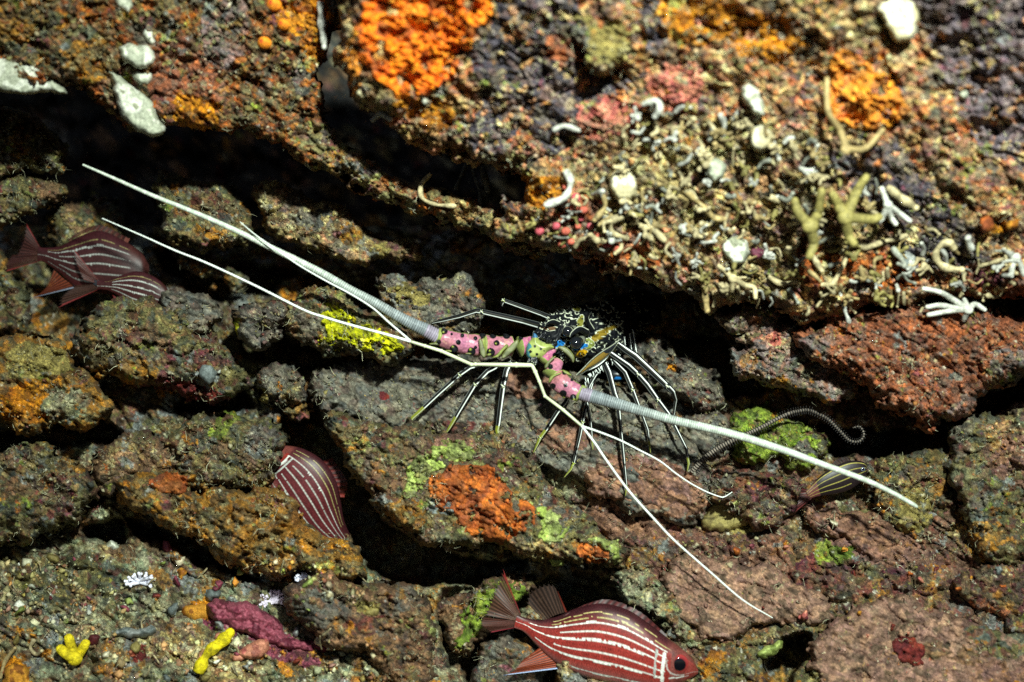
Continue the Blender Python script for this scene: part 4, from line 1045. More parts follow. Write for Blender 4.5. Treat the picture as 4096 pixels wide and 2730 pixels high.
# ---- walking legs, black with fine white lines and olive tips
def leg(pts, tipx=None, stripes=(0.75, -1.0), wid=0.21, yellow=0.0, knuckle=()):
    pts = [(p[0], p[1], p[2], p[3] * 0.84) for p in pts]; up_ = 1 if pts[-1][0] < pts[0][0] else -1
    stripes = (stripes[0] * 0.55, stripes[1] * 0.95)
    def colr(s_, a, x, y):
        c = np.tile(BLACK, (len(x), 1)) + np.where((np.abs(a) < 0.3)[:, None], lin((30, 27, 14)), 0)
        r = np.interp(s_, [0, 1], [1, 1])
        for k, st in enumerate(stripes):
            c = np.where((np.abs(a - st) < wid * (1.0 if k == 0 else 0.6))[:, None], np.minimum(WHITE * 1.05, .9) if k == 0 else WHITE * 0.3, c)
        if yellow:
            c = np.where((s_ > 1 - yellow)[:, None], c * 0.3 + lin((140, 146, 44)) * 0.7, c)
        return c
    mb = MB(); sweep(mb, pts, colr, seg=36, sharp=True, n=140)
    for k in knuckle:
        p = pts[k]; ball(mb, p[0], p[1], p[2], p[3] * 1.12, p[3] * 1.12, p[3] * 1.1, BLACK * 2, cf=lambda v, r=p[3]: np.where((np.abs(v[:, 0] + v[:, 2]) < r * 0.25)[:, None], CREAM, BLACK * 2))
        for j in range(3): cone(mb, p[0], p[1], p[2] - p[3] * S * 0.6, 3.0, 12, math.cos(j * 2.1 + k), math.sin(j * 2.1 + k), -0.6, LIMEY, CREAM, seg=5)
    mb.build('leg', M['leg'], LOB)
leg([(2240, 1330, 0.03, 17), (2150, 1302, 0.008, 17), (2090, 1285, -0.004, 15), (1927, 1248, -0.012, 13), (1905, 1244, -0.012, 12), (1838, 1266, -0.006, 11), (1780, 1280, 0, 9), (1727, 1293, 0.004, 4)], stripes=(-1.1, 1.25), knuckle=(3,))
leg([(2290, 1310, 0.03, 14), (2210, 1276, 0.01, 13), (2163, 1256, 0.004, 12), (2014, 1203, -0.004, 10), (2008, 1215, -0.002, 8), (2006, 1224, 0, 5)], stripes=(-1.1, 1.25), knuckle=(3,))
leg([(1990, 1440, -0.01, 12), (1880, 1470, -0.012, 12), (1838, 1500, -0.012, 11), (1760, 1570, -0.006, 10.5), (1678, 1647, 0.0, 10), (1650, 1672, 0.002, 9), (1638, 1692, 0.004, 7), (1629, 1718, 0.008, 2.5)], stripes=(-0.9, 1.05), yellow=0.24, knuckle=(2,))
leg([(2040, 1440, -0.01, 12), (1950, 1486, -0.012, 12), (1900, 1538, -0.012, 11.5), (1832, 1652, -0.004, 10), (1812, 1688, 0.0, 9), (1796, 1715, 0.003, 7), (1783, 1735, 0.006, 2.5)], stripes=(-0.9, 1.05), yellow=0.2, knuckle=(2,))
leg([(2040, 1450, -0.008, 14), (2025, 1484, -0.01, 14), (2012, 1545, -0.012, 14), (1999, 1647, -0.006, 12.5), (1994, 1690, -0.002, 12), (1988, 1722, 0.0, 10), (1994, 1752, 0.002, 8), (2005, 1771, 0.004, 3)], stripes=(-1.0, 0.95), yellow=0.22, knuckle=(2,))
leg([(2290, 1560, -0.01, 11), (2262, 1610, -0.012, 10.5), (2231, 1647, -0.012, 10), (2185, 1718, -0.008, 9), (2161, 1751, -0.006, 8.5), (2148, 1780, -0.004, 6.5), (2134, 1812, -0.002, 2)], stripes=(-0.9, 1.1), yellow=0.35, knuckle=(4,))
leg([(2370, 1520, 0.0, 11), (2350, 1600, -0.008, 10), (2330, 1690, -0.014, 9), (2320, 1743, -0.016, 8), (2294, 1855, -0.014, 6.5), (2284, 1878, -0.014, 5.5), (2257, 1910, -0.012, 1.8)], stripes=(-0.7, 1.2), yellow=0.16, knuckle=(2, 4))
leg([(2420, 1455, 0.0, 14), (2436, 1490, -0.004, 15), (2458, 1575, -0.01, 14), (2470, 1604, -0.012, 13), (2480, 1690, -0.014, 9), (2496, 1850, -0.014, 7.5), (2506, 1950, -0.014, 5.5), (2502, 1985, -0.012, 2)], stripes=(-0.75, 1.15), yellow=0.08, knuckle=(3,))
leg([(2440, 1410, 0.004, 14), (2515, 1462, 0.0, 15), (2553, 1498, -0.006, 15), (2590, 1540, -0.008, 15), (2632, 1600, -0.01, 13), (2674, 1655, -0.012, 11), (2712, 1730, -0.012, 9.5), (2745, 1795, -0.01, 8), (2755, 1855, -0.008, 6), (2749, 1886, -0.006, 2)], stripes=(-0.5, 1.0), yellow=0.1, knuckle=(2, 4))
leg([(2470, 1375, 0.01, 13), (2500, 1398, 0.006, 17), (2540, 1425, 0.004, 19), (2610, 1490, 0.0, 18), (2668, 1545, -0.002, 16), (2690, 1566, -0.002, 13), (2702, 1600, 0.012, 9), (2696, 1650, 0.024, 6), (2690, 1690, 0.03, 2)], stripes=(-0.75, 0.9), knuckle=(0, 4))
leg([(2400, 1480, 0.004, 9), (2382, 1500, -0.002, 9), (2358, 1542, -0.008, 8), (2345, 1600, -0.012, 8), (2362, 1690, -0.012, 7), (2368, 1760, -0.01, 5), (2372, 1800, -0.008, 2)], stripes=(-0.8, 1.1), yellow=.15, knuckle=(3,))
leg([(2450, 1440, 0.008, 10), (2500, 1490, 0.004, 11), (2530, 1560, 0.0, 11), (2560, 1640, -0.004, 9), (2590, 1720, -0.004, 7), (2600, 1790, -0.002, 4), (2602, 1812, 0, 2)], stripes=(-0.7, 1.0), yellow=.12, knuckle=(2,))
for x0, y0, x1, y1 in ((2492, 1322, 2500, 1392), (2514, 1322, 2524, 1398), (2530, 1328, 2542, 1402)):
    leg([(x0 - 10, y0 - 20, 0.05, 9), (x0, y0, 0.04, 9), (x1, y1, 0.03, 8), (x1 + 4, y1 + 10, 0.03, 5)], stripes=(-0.6, 0.9))
mb = MB()
ball(mb, 2470, 1500, 0.02, 44, 22, 20, BLACK * 2, 20, 12, cf=lambda v: np.where(((v[:, 2] < -10) & (np.abs(v[:, 0]) < 14))[:, None], BLUE, BLACK * 2))
mb.build('sternum', M['shell'], LOB)

# ------------------------------------------------------------------ fish
def fish_body(tops, bots, ds, th, colf, n=220, seg=150):
    ctl = np.array([list(t) + list(b) + [d, w] for t, b, d, w in zip(tops, bots, ds, th)], float)
    L = np.linalg.norm(np.diff((ctl[:, :2] + ctl[:, 2:4]) / 2, axis=0), axis=1); cum = np.concatenate([[0], np.cumsum(L)]); cum /= cum[-1]
    q = np.vstack([2 * ctl[0] - ctl[1], ctl, 2 * ctl[-1] - ctl[-2]])
    u = np.linspace(0, 1, n); k = np.clip(np.searchsorted(cum, u, 'right') - 1, 0, len(ctl) - 2)
    t = ((u - cum[k]) / (cum[k + 1] - cum[k]))[:, None]
    a, b, c, d = q[k], q[k + 1], q[k + 2], q[k + 3]
    h = 0.5 * ((2 * b) + (-a + c) * t + (2 * a - 5 * b + 4 * c - d) * t ** 2 + (-a + 3 * b - 3 * c + d) * t ** 3)
    ph = np.arange(seg) / seg * 2 * np.pi
    cx = (h[:, 0] + h[:, 2]) / 2; cy = (h[:, 1] + h[:, 3]) / 2; hx = (h[:, 0] - h[:, 2]) / 2; hy = (h[:, 1] - h[:, 3]) / 2
    sn = np.sin(ph); cs = np.sign(np.cos(ph)) * np.abs(np.cos(ph)) ** 0.85
    X = cx[:, None] + hx[:, None] * sn; Y = cy[:, None] + hy[:, None] * sn
    Dp = h[:, 4][:, None] - cs * h[:, 5][:, None] * S
    v = np.stack(P(X.ravel(), Y.ravel(), Dp.ravel()), 1)
    i = np.arange(n * seg).reshape(n, seg); j = np.roll(i, -1, 1)
    f = np.stack([i[:-1].ravel(), i[1:].ravel(), j[1:].ravel(), j[:-1].ravel()], 1)
    U = np.repeat(u, seg); F = np.tile((1 - sn) / 2, n)
    c = colf(U, F, X.ravel(), Y.ravel(), np.tile(cs, n))
    mb = MB(); mb.add(v, f, c)
    for e in (0, n - 1):
        vv = v[i[e]].mean(0)
        mb.add(np.vstack([v[i[e]], vv]), np.array([(m, (m + 1) % seg, seg) for m in range(seg)]), np.vstack([c[i[e]], c[i[e]].mean(0)]))
    return mb

def fin(parent, name, base, tip, d0, d1, col, edge, rays=14, nu=90, nv=22, notch=0.10):
    """a rayed fin between a base line and a tip line"""
    B = catmull([tuple(p) + (0, 0) for p in base], nu)[:, :2]; T = catmull([tuple(p) + (0, 0) for p in tip], nu)[:, :2]
    mb = MB()
    for sgn in (-1, 1):
        u = np.linspace(0, 1, nu)[:, None]; v = np.linspace(0, 1, nv)[None]
        vv = v * (1 - notch * np.abs(np.sin(u * rays * np.pi)))
        X = B[:, 0:1] * (1 - vv) + T[:, 0:1] * vv; Y = B[:, 1:2] * (1 - vv) + T[:, 1:2] * vv
        ray = np.abs(np.sin(u * rays * np.pi)) ** 3
        Dd = d0 + (d1 - d0) * vv + sgn * (0.0004 + 0.0005 * (1 - ray)) * (1.1 - vv) + 0.0012 * np.sin(u * rays * 0.9)
        w = np.stack(P(X.ravel(), Y.ravel(), Dd.ravel()), 1)
        i = np.arange(nu * nv).reshape(nu, nv)
        f = np.stack([i[:-1, :-1].ravel(), i[1:, :-1].ravel(), i[1:, 1:].ravel(), i[:-1, 1:].ravel()], 1)
        k = (0.35 + 0.65 * (1 - ray)) * np.ones_like(vv)
        k = 0.25 + 0.75 * ray * np.ones_like(vv)
        c = col[None, None] * k[:, :, None] * (1 - .35 * vv[:, :, None])
        em = ((u > 0.93) * np.ones_like(vv))[:, :, None]
        c = c * (1 - em) + edge[None, None] * em
        mb.add(w, f if sgn < 0 else f[:, ::-1], c.reshape(-1, 3))
    return mb.build(name, M['fin'], parent)

RED = lin((140, 48, 42)); WINE = lin((76, 28, 32)); DUSK = lin((56, 24, 28)); SHADE = lin((54, 26, 26)); STRIPE = lin((236, 240, 232)); YEL = lin((196, 184, 120))  # SHADE is a red darkened to look shadowed, for the left fish pair
def striped(stripes, red=RED, back=DUSK, belly=lin((140, 84, 80)), head=0.17, opercle=True, bright=1.0, hdc=(118, 62, 56)):
    def f(u, F, x, y, cs):
        t = np.clip(F, 0, 1)[:, None]
        c = back * (1 - ss(0.05, 0.4, t)) + red * ss(0.05, 0.4, t)
        c = c * (1 - ss(0.8, 1, t)) + belly * ss(0.8, 1, t)
        row = np.floor(F * 34); sc_ = ((u * 74 + 0.5 * (row % 2)) % 1.0); ed = (sc_ - 0.5) ** 2 * 2.2 + ((F * 34) % 1.0 - 0.5) ** 2 * 1.2
        c = c * (1.25 - 1.0 * ed + 0.15 * fbm(x, y, 30, 9, 3))[:, None]
        for (fc, w, col, h0, h1) in stripes:
            w = w * .82
            bead = 0.62 + 0.38 * np.abs(np.sin(u * 37 * 6.283 * .5 + fc * 9))
            fc2 = fc + 0.004 * np.sin(u * 40)
            w2 = w * (0.5 + 0.35 * ss(0.0, 0.5, u)) * (0.55 + 0.6 * bead) * (1 + .25 * fbm(x, y, 20, 12, 2))
            m = (np.abs(F - fc2) < w2) & (u > h0) & (u < h1) 
            c = np.where(m[:, None], col * (bead * bright)[:, None], c)
        hd = lin(hdc) * (0.8 + 0.3 * fbm(x, y, 24, 6, 3))[:, None]
        k = (1 - ss(head - 0.02, head + 0.02, u))[:, None]
        c = c * (1 - k) + hd * k
        if opercle:
            uu = u + 0.05 * (F - 0.5) ** 2 * 4 * 0.3
            c = np.where(((np.abs(uu - head * 1.12) < 0.008) & (F > 0.28))[:, None], STRIPE * 0.75, c)
            c = np.where(((np.abs(uu - head * 0.98) < 0.012) & (F > 0.25))[:, None], RED * 0.8, c)
            c = np.where(((np.abs(uu - head * 1.38) < 0.006) & (F > 0.3) & (F < 0.8))[:, None], STRIPE * 0.45, c)
            c = np.where(((np.abs(F - .74 - u * 1.4) < .018) & (u < head * .42))[:, None], c * .25, c)
            c = np.where(((np.hypot((u - head * .17) * 3.2, F - .34) < .03))[:, None], c * .2, c)
            c = np.where(((np.abs(F - .80 + .35 * (u - head * .6)) < .016) & (u > head * .3) & (u < head * .9))[:, None], STRIPE * .6, c)
            c = np.where(((np.hypot((u - head * .5) * 3.2, F - .46) > .27) & (np.hypot((u - head * .5) * 3.2, F - .46) < .30) & (F > .4))[:, None], STRIPE * .35 + c * .4, c)
            nose = (u < head * 0.45) & (F > 0.2)
            c = np.where(nose[:, None], c * 0.5 + RED * 0.5, c)
        return np.clip(c, 0, 0.9)
    return f
ST1 = [(0.12, .008, YEL, .14, .8), (.185, .010, YEL, .12, .8), (.255, .016, STRIPE, .1, .93), (.375, .014, STRIPE, .14, .75), (.49, .019, STRIPE, .17, 1.0), (.64, .014, STRIPE, .17, .78), (.765, .019, STRIPE, .17, .88), (.925, .012, STRIPE * .7, .2, .7)]

def eye(parent, x, y, d, r, ring=lin((150, 50, 50))):
    mb = MB()
    ball(mb, x, y, d, r, r, r * 0.45, ring, 36, 24, cf=lambda v: np.where((np.hypot(v[:, 0], v[:, 2]) < r * 0.66)[:, None], np.array([.004, .004, .006]), ring * (0.7 + 0.3 * (np.hypot(v[:, 0], v[:, 2]) > r * 0.8)[:, None])))
    return mb.build('eye', M['eye'], parent)

F1 = empty('squirrelfish', (2430, 2590, -0.06), 'largest red fish with white beaded stripes, at the bottom edge, whole eye visible', 'fish')
fish_body([(2793, 2680), (2770, 2636), (2722, 2590), (2667, 2550), (2586, 2488), (2506, 2438), (2405, 2414), (2304, 2434), (2230, 2466), (2160, 2480), (2110, 2474), (2068, 2460)],
          [(2791, 2696), (2765, 2714), (2707, 2742), (2640, 2760), (2560, 2752), (2470, 2736), (2370, 2715), (2283, 2684), (2205, 2637), (2142, 2577), (2097, 2530), (2056, 2512)],
          [-0.07, -0.07, -0.07, -0.068, -0.065, -0.06, -0.055, -0.05, -0.045, -0.042, -0.04, -0.04], [4, 34, 52, 62, 70, 72, 68, 56, 40, 26, 16, 8], striped(ST1)).build('body', M['fish'], F1)
eye(F1, 2716, 2656, -0.082, 36)
fin(F1, 'tail_fin', [(2072, 2486), (2076, 2474), (2084, 2460)], [(1935, 2460), (1975, 2360), (2012, 2276)], -0.04, -0.035, lin((120, 80, 66)), lin((130, 40, 40)), 12)
fin(F1, 'tail_fin', [(2072, 2486), (2066, 2500), (2062, 2512)], [(1925, 2468), (1915, 2500), (1960, 2532)], -0.04, -0.035, lin((120, 72, 62)), lin((130, 40, 50)), 10)
fin(F1, 'dorsal_fin', [(2176, 2486), (2220, 2462), (2268, 2448)], [(2106, 2410), (2118, 2366), (2160, 2340), (2208, 2336), (2232, 2366)], -0.046, -0.05, lin((84, 62, 52)), lin((120, 46, 34)), 10)
fin(F1, 'dorsal_fin', [(2250, 2468), (2340, 2436), (2450, 2430), (2560, 2478), (2660, 2552)], [(2285, 2446), (2350, 2414), (2440, 2398), (2560, 2446), (2668, 2540)], -0.056, -0.054, lin((110, 44, 44)), lin((130, 120, 120)), 16)
fin(F1, 'anal_fin', [(2160, 2590), (2200, 2630), (2270, 2672)], [(2090, 2640), (2050, 2680), (2008, 2703)], -0.045, -0.05, lin((190, 84, 50)), lin((170, 190, 230)), 10)

F2 = empty('squirrelfish', (1220, 1980, 0.05), 'red striped fish resting head up, left of the central orange crusted boulder', 'fish')
fish_body([(1100, 1793), (1142, 1783), (1215, 1797), (1290, 1842), (1342, 1918), (1362, 2000), (1376, 2080), (1400, 2140)],
          [(1083, 1815), (1068, 1862), (1074, 1925), (1110, 2005), (1165, 2090), (1230, 2155), (1300, 2190), (1350, 2210)],
          [0.03, 0.026, 0.02, 0.018, 0.02, 0.03, 0.04, 0.05], [6, 34, 48, 52, 50, 40, 28, 16],
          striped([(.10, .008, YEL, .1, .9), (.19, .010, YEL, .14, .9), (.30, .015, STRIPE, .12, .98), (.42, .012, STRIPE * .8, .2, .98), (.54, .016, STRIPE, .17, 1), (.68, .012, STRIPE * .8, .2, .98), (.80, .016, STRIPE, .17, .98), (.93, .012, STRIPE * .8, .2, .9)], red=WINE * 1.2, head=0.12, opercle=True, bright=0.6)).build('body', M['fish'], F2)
eye(F2, 1102, 1836, 0.012, 24, lin((60, 20, 24)))
fin(F2, 'dorsal_fin', [(1290, 1845), (1340, 1915), (1362, 1990)], [(1330, 1830), (1392, 1930), (1378, 1990)], 0.02, 0.02, lin((120, 44, 40)), lin((130, 50, 44)), 8)
fin(F2, 'pectoral_fin', [(1120, 2005), (1140, 2030), (1160, 2070)], [(1118, 2080), (1130, 2085), (1145, 2090)], 0.004, 0.0, lin((150, 70, 50)), lin((180, 180, 190)), 7)

F3 = empty('squirrelfish', (380, 1050, 0.11), 'dim red striped fish on the left, the upper and larger of two', 'fish')
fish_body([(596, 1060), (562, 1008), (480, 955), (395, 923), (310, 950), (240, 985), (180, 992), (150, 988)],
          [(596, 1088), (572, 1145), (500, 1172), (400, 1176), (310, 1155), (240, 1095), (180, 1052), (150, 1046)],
          [0.10] * 8, [5, 36, 56, 60, 52, 34, 18, 8], striped([(.14, .010, YEL, .1, .9), (.24, .020, STRIPE, .12, .9), (.38, .016, STRIPE, .15, .8), (.52, .020, STRIPE, .17, 1), (.68, .014, STRIPE * .8, .2, .8), (.82, .014, STRIPE * .6, .2, .9)], red=SHADE, belly=WINE, opercle=False, bright=0.4, hdc=(66, 34, 32))).build('body', M['fish'], F3)  # shadow put into the colour: darker body and head, dimmed stripes
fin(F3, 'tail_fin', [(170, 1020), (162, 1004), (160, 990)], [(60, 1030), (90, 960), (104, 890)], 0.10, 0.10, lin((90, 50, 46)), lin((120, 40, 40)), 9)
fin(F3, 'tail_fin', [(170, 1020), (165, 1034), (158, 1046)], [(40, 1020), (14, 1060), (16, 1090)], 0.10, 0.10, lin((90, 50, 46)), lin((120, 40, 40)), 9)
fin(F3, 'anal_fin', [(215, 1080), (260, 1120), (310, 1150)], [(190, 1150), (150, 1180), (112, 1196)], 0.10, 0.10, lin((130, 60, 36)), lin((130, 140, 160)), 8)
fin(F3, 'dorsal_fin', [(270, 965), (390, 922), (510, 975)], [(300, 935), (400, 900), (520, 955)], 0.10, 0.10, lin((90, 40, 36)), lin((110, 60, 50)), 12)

F4 = empty('squirrelfish', (520, 1160, 0.09), 'dim red striped fish on the left, the lower one with a dark tail spot', 'fish')
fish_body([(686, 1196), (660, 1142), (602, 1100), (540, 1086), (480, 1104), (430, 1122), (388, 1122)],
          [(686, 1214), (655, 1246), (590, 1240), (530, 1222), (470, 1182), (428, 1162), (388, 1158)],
          [0.075] * 7, [5, 26, 34, 34, 24, 15, 8], striped([(.14, .012, YEL, .1, .9), (.27, .022, STRIPE, .12, .8), (.45, .018, STRIPE, .15, .8), (.62, .026, STRIPE, .17, 1), (.80, .018, STRIPE * .8, .2, .8)], red=SHADE, belly=WINE, opercle=False, bright=0.5, hdc=(66, 34, 32))).build('body', M['fish'], F4)  # same painted-in shadow as the upper fish of the pair
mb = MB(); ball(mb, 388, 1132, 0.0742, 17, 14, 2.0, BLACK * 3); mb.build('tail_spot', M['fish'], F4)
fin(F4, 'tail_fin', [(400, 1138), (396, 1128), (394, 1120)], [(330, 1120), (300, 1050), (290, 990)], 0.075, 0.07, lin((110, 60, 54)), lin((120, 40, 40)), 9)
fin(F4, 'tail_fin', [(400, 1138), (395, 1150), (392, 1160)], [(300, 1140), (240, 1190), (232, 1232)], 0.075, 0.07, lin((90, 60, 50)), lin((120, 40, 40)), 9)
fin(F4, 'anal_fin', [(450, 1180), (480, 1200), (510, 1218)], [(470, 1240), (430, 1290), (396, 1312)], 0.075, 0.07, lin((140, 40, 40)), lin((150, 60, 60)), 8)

F5 = empty('cardinalfish', (3360, 1920, -0.01), 'tiny dark fish with yellow stripes beside the right antenna', 'fish')
fish_body([(3474, 1873), (3452, 1848), (3400, 1844), (3340, 1866), (3285, 1902), (3250, 1938), (3225, 1966)],
          [(3474, 1884), (3456, 1917), (3420, 1948), (3370, 1970), (3310, 1980), (3265, 1988), (3238, 1997)],
          [-0.005] * 7, [3, 18, 24, 24, 18, 10, 6],
          lambda u, F, x, y, cs: np.where(((np.abs(F - .10) < .016) | (np.abs(F - .34) < .02) | (np.abs(F - .60) < .018) | ((np.abs(F - .82) < .013) & (u > .3)))[:, None], lin((150, 142, 70)), np.where((u > .8)[:, None], lin((90, 50, 48)), lin((30, 22, 24)))), n=120, seg=100).build('body', M['fish'], F5)
eye(F5, 3452, 1878, -0.011, 8, lin((120, 130, 150)))
fin(F5, 'tail_fin', [(3240, 1962), (3234, 1980), (3246, 1996)], [(3205, 1950), (3190, 2010), (3180, 2050)], -0.005, -0.005, lin((110, 50, 50)), lin((110, 50, 50)), 7)
fin(F5, 'dorsal_fin', [(3410, 1850), (3370, 1856), (3330, 1874)], [(3390, 1824), (3350, 1836), (3318, 1862)], -0.005, -0.005, lin((60, 40, 40)), lin((90, 60, 50)), 7)

# ------------------------------------------------------------------ banded brittle star arms
def arm(pts, label, bands=90, r=1.0, bristle=10):
    mb = MB(); base = lin((34, 32, 32)); pale = lin((120, 110, 98))
    pts = [(p[0], p[1], p[2], p[3] * .82) for p in pts]; q = sweep(mb, pts, lambda s_, a, x, y: np.where(((s_ * bands) % 1 < 0.42)[:, None], pale, base), n=bands * 6, seg=14, rmod=lambda s_: 1 + 0.10 * np.cos(s_ * bands * 6.283))
    qq = catmull(pts, bands)
    for i in range(1, bands - 1):
        tx, ty = qq[i + 1, :2] - qq[i - 1, :2]; ln = math.hypot(tx, ty); nx, ny = -ty / ln, tx / ln
        for sg in (-1, 1):
            R_ = qq[i, 3]
            sweep(mb, [(qq[i, 0] + nx * sg * R_ * .8, qq[i, 1] + ny * sg * R_ * .8, qq[i, 2], 2.0), (qq[i, 0] + nx * sg * (R_ + bristle * qq[i, 3] / pts[0][3]), qq[i, 1] + ny * sg * (R_ + bristle * qq[i, 3] / pts[0][3]), qq[i, 2] - .002, 1.0)], base * 1.2, n=3, seg=4)
    o = mb.build('brittle_star_arm', M['coral']); tag(o, label, 'brittle star')
arm([(2768, 1888, 0.0, 12), (2808, 1842, -0.005, 12), (2862, 1800, -0.008, 11), (2919, 1768, -0.012, 11), (2985, 1738, -0.014, 10), (3047, 1709, -0.014, 9.5), (3142, 1660, -0.01, 8.5), (3195, 1645, -0.005, 8), (3240, 1643, 0, 8), (3308, 1675, 0.004, 7.5), (3359, 1724, 0.004, 7), (3398, 1762, 0.004, 6.5), (3436, 1766, 0.004, 6), (3456, 1740, 0.004, 5), (3440, 1708, 0.006, 4), (3412, 1712, 0.008, 3)], 'banded grey arm winding over the moss green boulder and curling at its tip', 84, bristle=15)
arm([(1536, 1190, 0.03, 5), (1556, 1180, 0.03, 5), (1556, 1140, 0.03, 5), (1535, 1120, 0.035, 4.5), (1515, 1130, 0.04, 4), (1505, 1110, 0.05, 3)], 'tiny banded arm hooked above the left antenna base', 26, bristle=5)
arm([(1905, 2205, 0.10, 7), (1925, 2225, 0.10, 8), (1955, 2230, 0.10, 8), (1965, 2212, 0.10, 7), (1950, 2195, 0.105, 5)], 'dark curled arm in the hole under the central boulder', 26, bristle=6)

# ------------------------------------------------------------------ tubes, corals, sponges on the reef
def VP(x, y): return (x * V, y * V)
def on(x, y, off=0.004):
    return float(np.min(surf(np.array([x - 8, x, x + 8]), np.array([y, y, y])))) - off
rnd = np.random.RandomState(21)
def tube(pts, r, col, label, name='tube_worm', cat='worm tube', group=None, lift=0.003, d=None, wob=0.34, tips=True, mat='coral', up=0.0):
    """overview pixels; follows the rock it grows on"""
    p = []; r = r * 0.88
    n = len(pts)
    for k, (x, y) in enumerate(pts):
        X, Y = VP(x, y); dd = on(X, Y, lift + r * S + up * (k / max(1, n - 1))) if d is None else (d if np.isscalar(d) else d[k])
        p.append([X, Y, dd, r * (1.0 - 0.15 * k / n)])
    p = np.array(p)
    if d is None:
        m = np.median(p[:, 2]); p[:, 2] = np.clip(p[:, 2], m - 0.012, m + 0.012)
        if n > 2: p[:, 2] = np.convolve(np.pad(p[:, 2], 1, 'edge'), [.25, .5, .25], 'valid')
    sd = rnd.randint(9999); mb = MB()
    def cf(s_, a, x, y):
        return np.clip(col * (0.80 + 0.35 * fbm(x, y, 20, sd, 3))[:, None] * (1 - 0.35 * (fbm(x, y, 12, sd + 3, 2) > 0.45))[:, None], 0, 0.85)
    q0 = len(mb.v)
    L = np.linalg.norm(np.diff(p[:, :2], axis=0), axis=1).sum()
    nn = int(np.clip(L / 5, 8, 90))
    ph = rnd.uniform(0, 6, 3)
    sweep(mb, p, cf, n=nn, seg=12, rmod=lambda s_: 1 + wob * (0.5 * np.sin(s_ * L / 26 + ph[0]) + 0.5 * np.sin(s_ * L / 11 + ph[1])))
    if tips: ball(mb, p[-1, 0], p[-1, 1], p[-1, 2], p[-1, 3] * .98, p[-1, 3] * .98, p[-1, 3], col * 1.05, 10, 7)
    o = mb.build(name, M[mat]); tag(o, label, cat, group)
    return o
def branching(root, tips, r, col, label, name='soft_coral', cat='coral', group=None, lift=0.005, mat='coral', parts='branch', taper=0.7):
    X, Y = VP(*root); d0 = min([on(X, Y, lift + r * S)] + [on(*VP(*q), lift + r * S) for tp in tips for q in tp])
    t = empty(name, (X, Y, d0), label, cat, group)
    mb = MB(); sd = rnd.randint(999)
    ball(mb, X, Y, d0, r * 1.5, r * 1.4, r, col, 16, 10, cf=lambda v: np.clip(col * (0.85 + 0.3 * fbm(v[:, 0], v[:, 2], 12, sd, 3))[:, None], 0, .85)); mb.build('base', M[mat], t)
    for tp in tips:
        mb = MB(); pp = [(X, Y, d0, r)]
        for k, (a, b) in enumerate(tp):
            A, B = VP(a, b); dd = min(on(A, B, lift + r * S), d0 + 0.012)
            pp.append((A, B, dd - 0.002 * (k + 1), r * (1 - (1 - taper) * (k + 1) / len(tp))))
        sweep(mb, pp, lambda s_, a, x, y: np.clip(col * (0.82 + 0.3 * fbm(x, y, 16, sd, 3))[:, None] * (0.8 + 0.3 * s_)[:, None], 0, .85), seg=12)
        ball(mb, pp[-1][0], pp[-1][1], pp[-1][2], pp[-1][3], pp[-1][3], pp[-1][3], col, 10, 7)
        mb.build(parts, M[mat], t)
    return t
CRM = lin((204, 188, 144)); TAN = lin((158, 138, 92)); GRY = lin((132, 134, 122)); WHT = lin((216, 216, 204)); KHA = lin((140, 130, 74))

tube([(1300, 392), (1311, 421), (1297, 454), (1256, 471)], 15, WHT * .9, 'smooth white tube pointing left out of the ledge above the crevice', up=0.02)
tube([(1102, 365), (1110, 395), (1121, 440)], 15, GRY, 'thickest grey finger hanging in the hollow under the round mound', 'finger_sponge', 'sponge', d=[0.0, -0.01, -0.02])
tube([(1077, 368), (1062, 400), (1047, 436)], 11, GRY * .7, 'grey finger slanting left in the hollow under the round mound', 'finger_sponge', 'sponge', d=[0.01, 0.0, -0.005])
tube([(1084, 380), (1092, 410), (1101, 440), (1103, 478)], 9, GRY * .8, 'thin long grey finger in the hollow, reaching down to the shelf', 'finger_sponge', 'sponge', d=[0.01, 0.0, -0.02, -0.04])
tube([(990, 400), (968, 425), (970, 455), (1000, 470), (1045, 474)], 10, CRM * .8, 'hooked pale tube lying along the narrow shelf left of the grey fingers')
tube([(1384, 443), (1390, 476), (1366, 506)], 11, TAN * 1.1, 'curved tan tube below the white pointing tube', up=0.01)
tube([(1360, 448), (1385, 440)], 10, WHT * .7, 'short pale stub beside the curved tan tube', up=0.02)
tube([(1432, 498), (1405, 509), (1407, 535), (1440, 548)], 13, CRM * .8, 'cream hook-shaped tube opening right, over the dark lip')
tube([(1496, 522), (1526, 552)], 13, CRM * .8, 'stubby cream tube slanting beside the hook-shaped one')
tube([(1476, 240), (1508, 232), (1516, 250), (1505, 268)], 12, WHT * .85, 'bent white tube high on the bright mass', up=0.015)
tube([(1271, 300), (1295, 290), (1330, 300)], 10, WHT * .7, 'pale twig on the mound side below the grey patch')
tube([(855, 278), (875, 262), (897, 275)], 11, WHT * .7, 'small white tuft on the left edge of the round mound', up=0.02)
branching((1944, 344), [[(1930, 300), (1903, 256), (1900, 183)], [(1988, 341), (2028, 300)]], 12, TAN * 1.2, 'tall forked tan tube left of the amber sponge')
branching((1862, 520), [[(1835, 490), (1826, 462)], [(1880, 490), (1888, 440)], [(1870, 560), (1860, 590)]], 19, KHA, 'thick khaki branching coral, left one of the neighbouring pair')
branching((1944, 500), [[(1925, 470), (1914, 448)], [(1969, 440), (1990, 408)], [(2000, 505), (2020, 500)], [(1950, 540), (1962, 560)]], 19, KHA * 1.1, 'thick khaki branching coral, right one of the neighbouring pair')
branching((2040, 470), [[(2028, 500), (2016, 512)], [(2048, 500), (2058, 515)], [(2066, 490), (2090, 508)], [(2032, 450), (2026, 434)]], 10, WHT, 'brightest white three-pronged coral on the right', taper=.8)
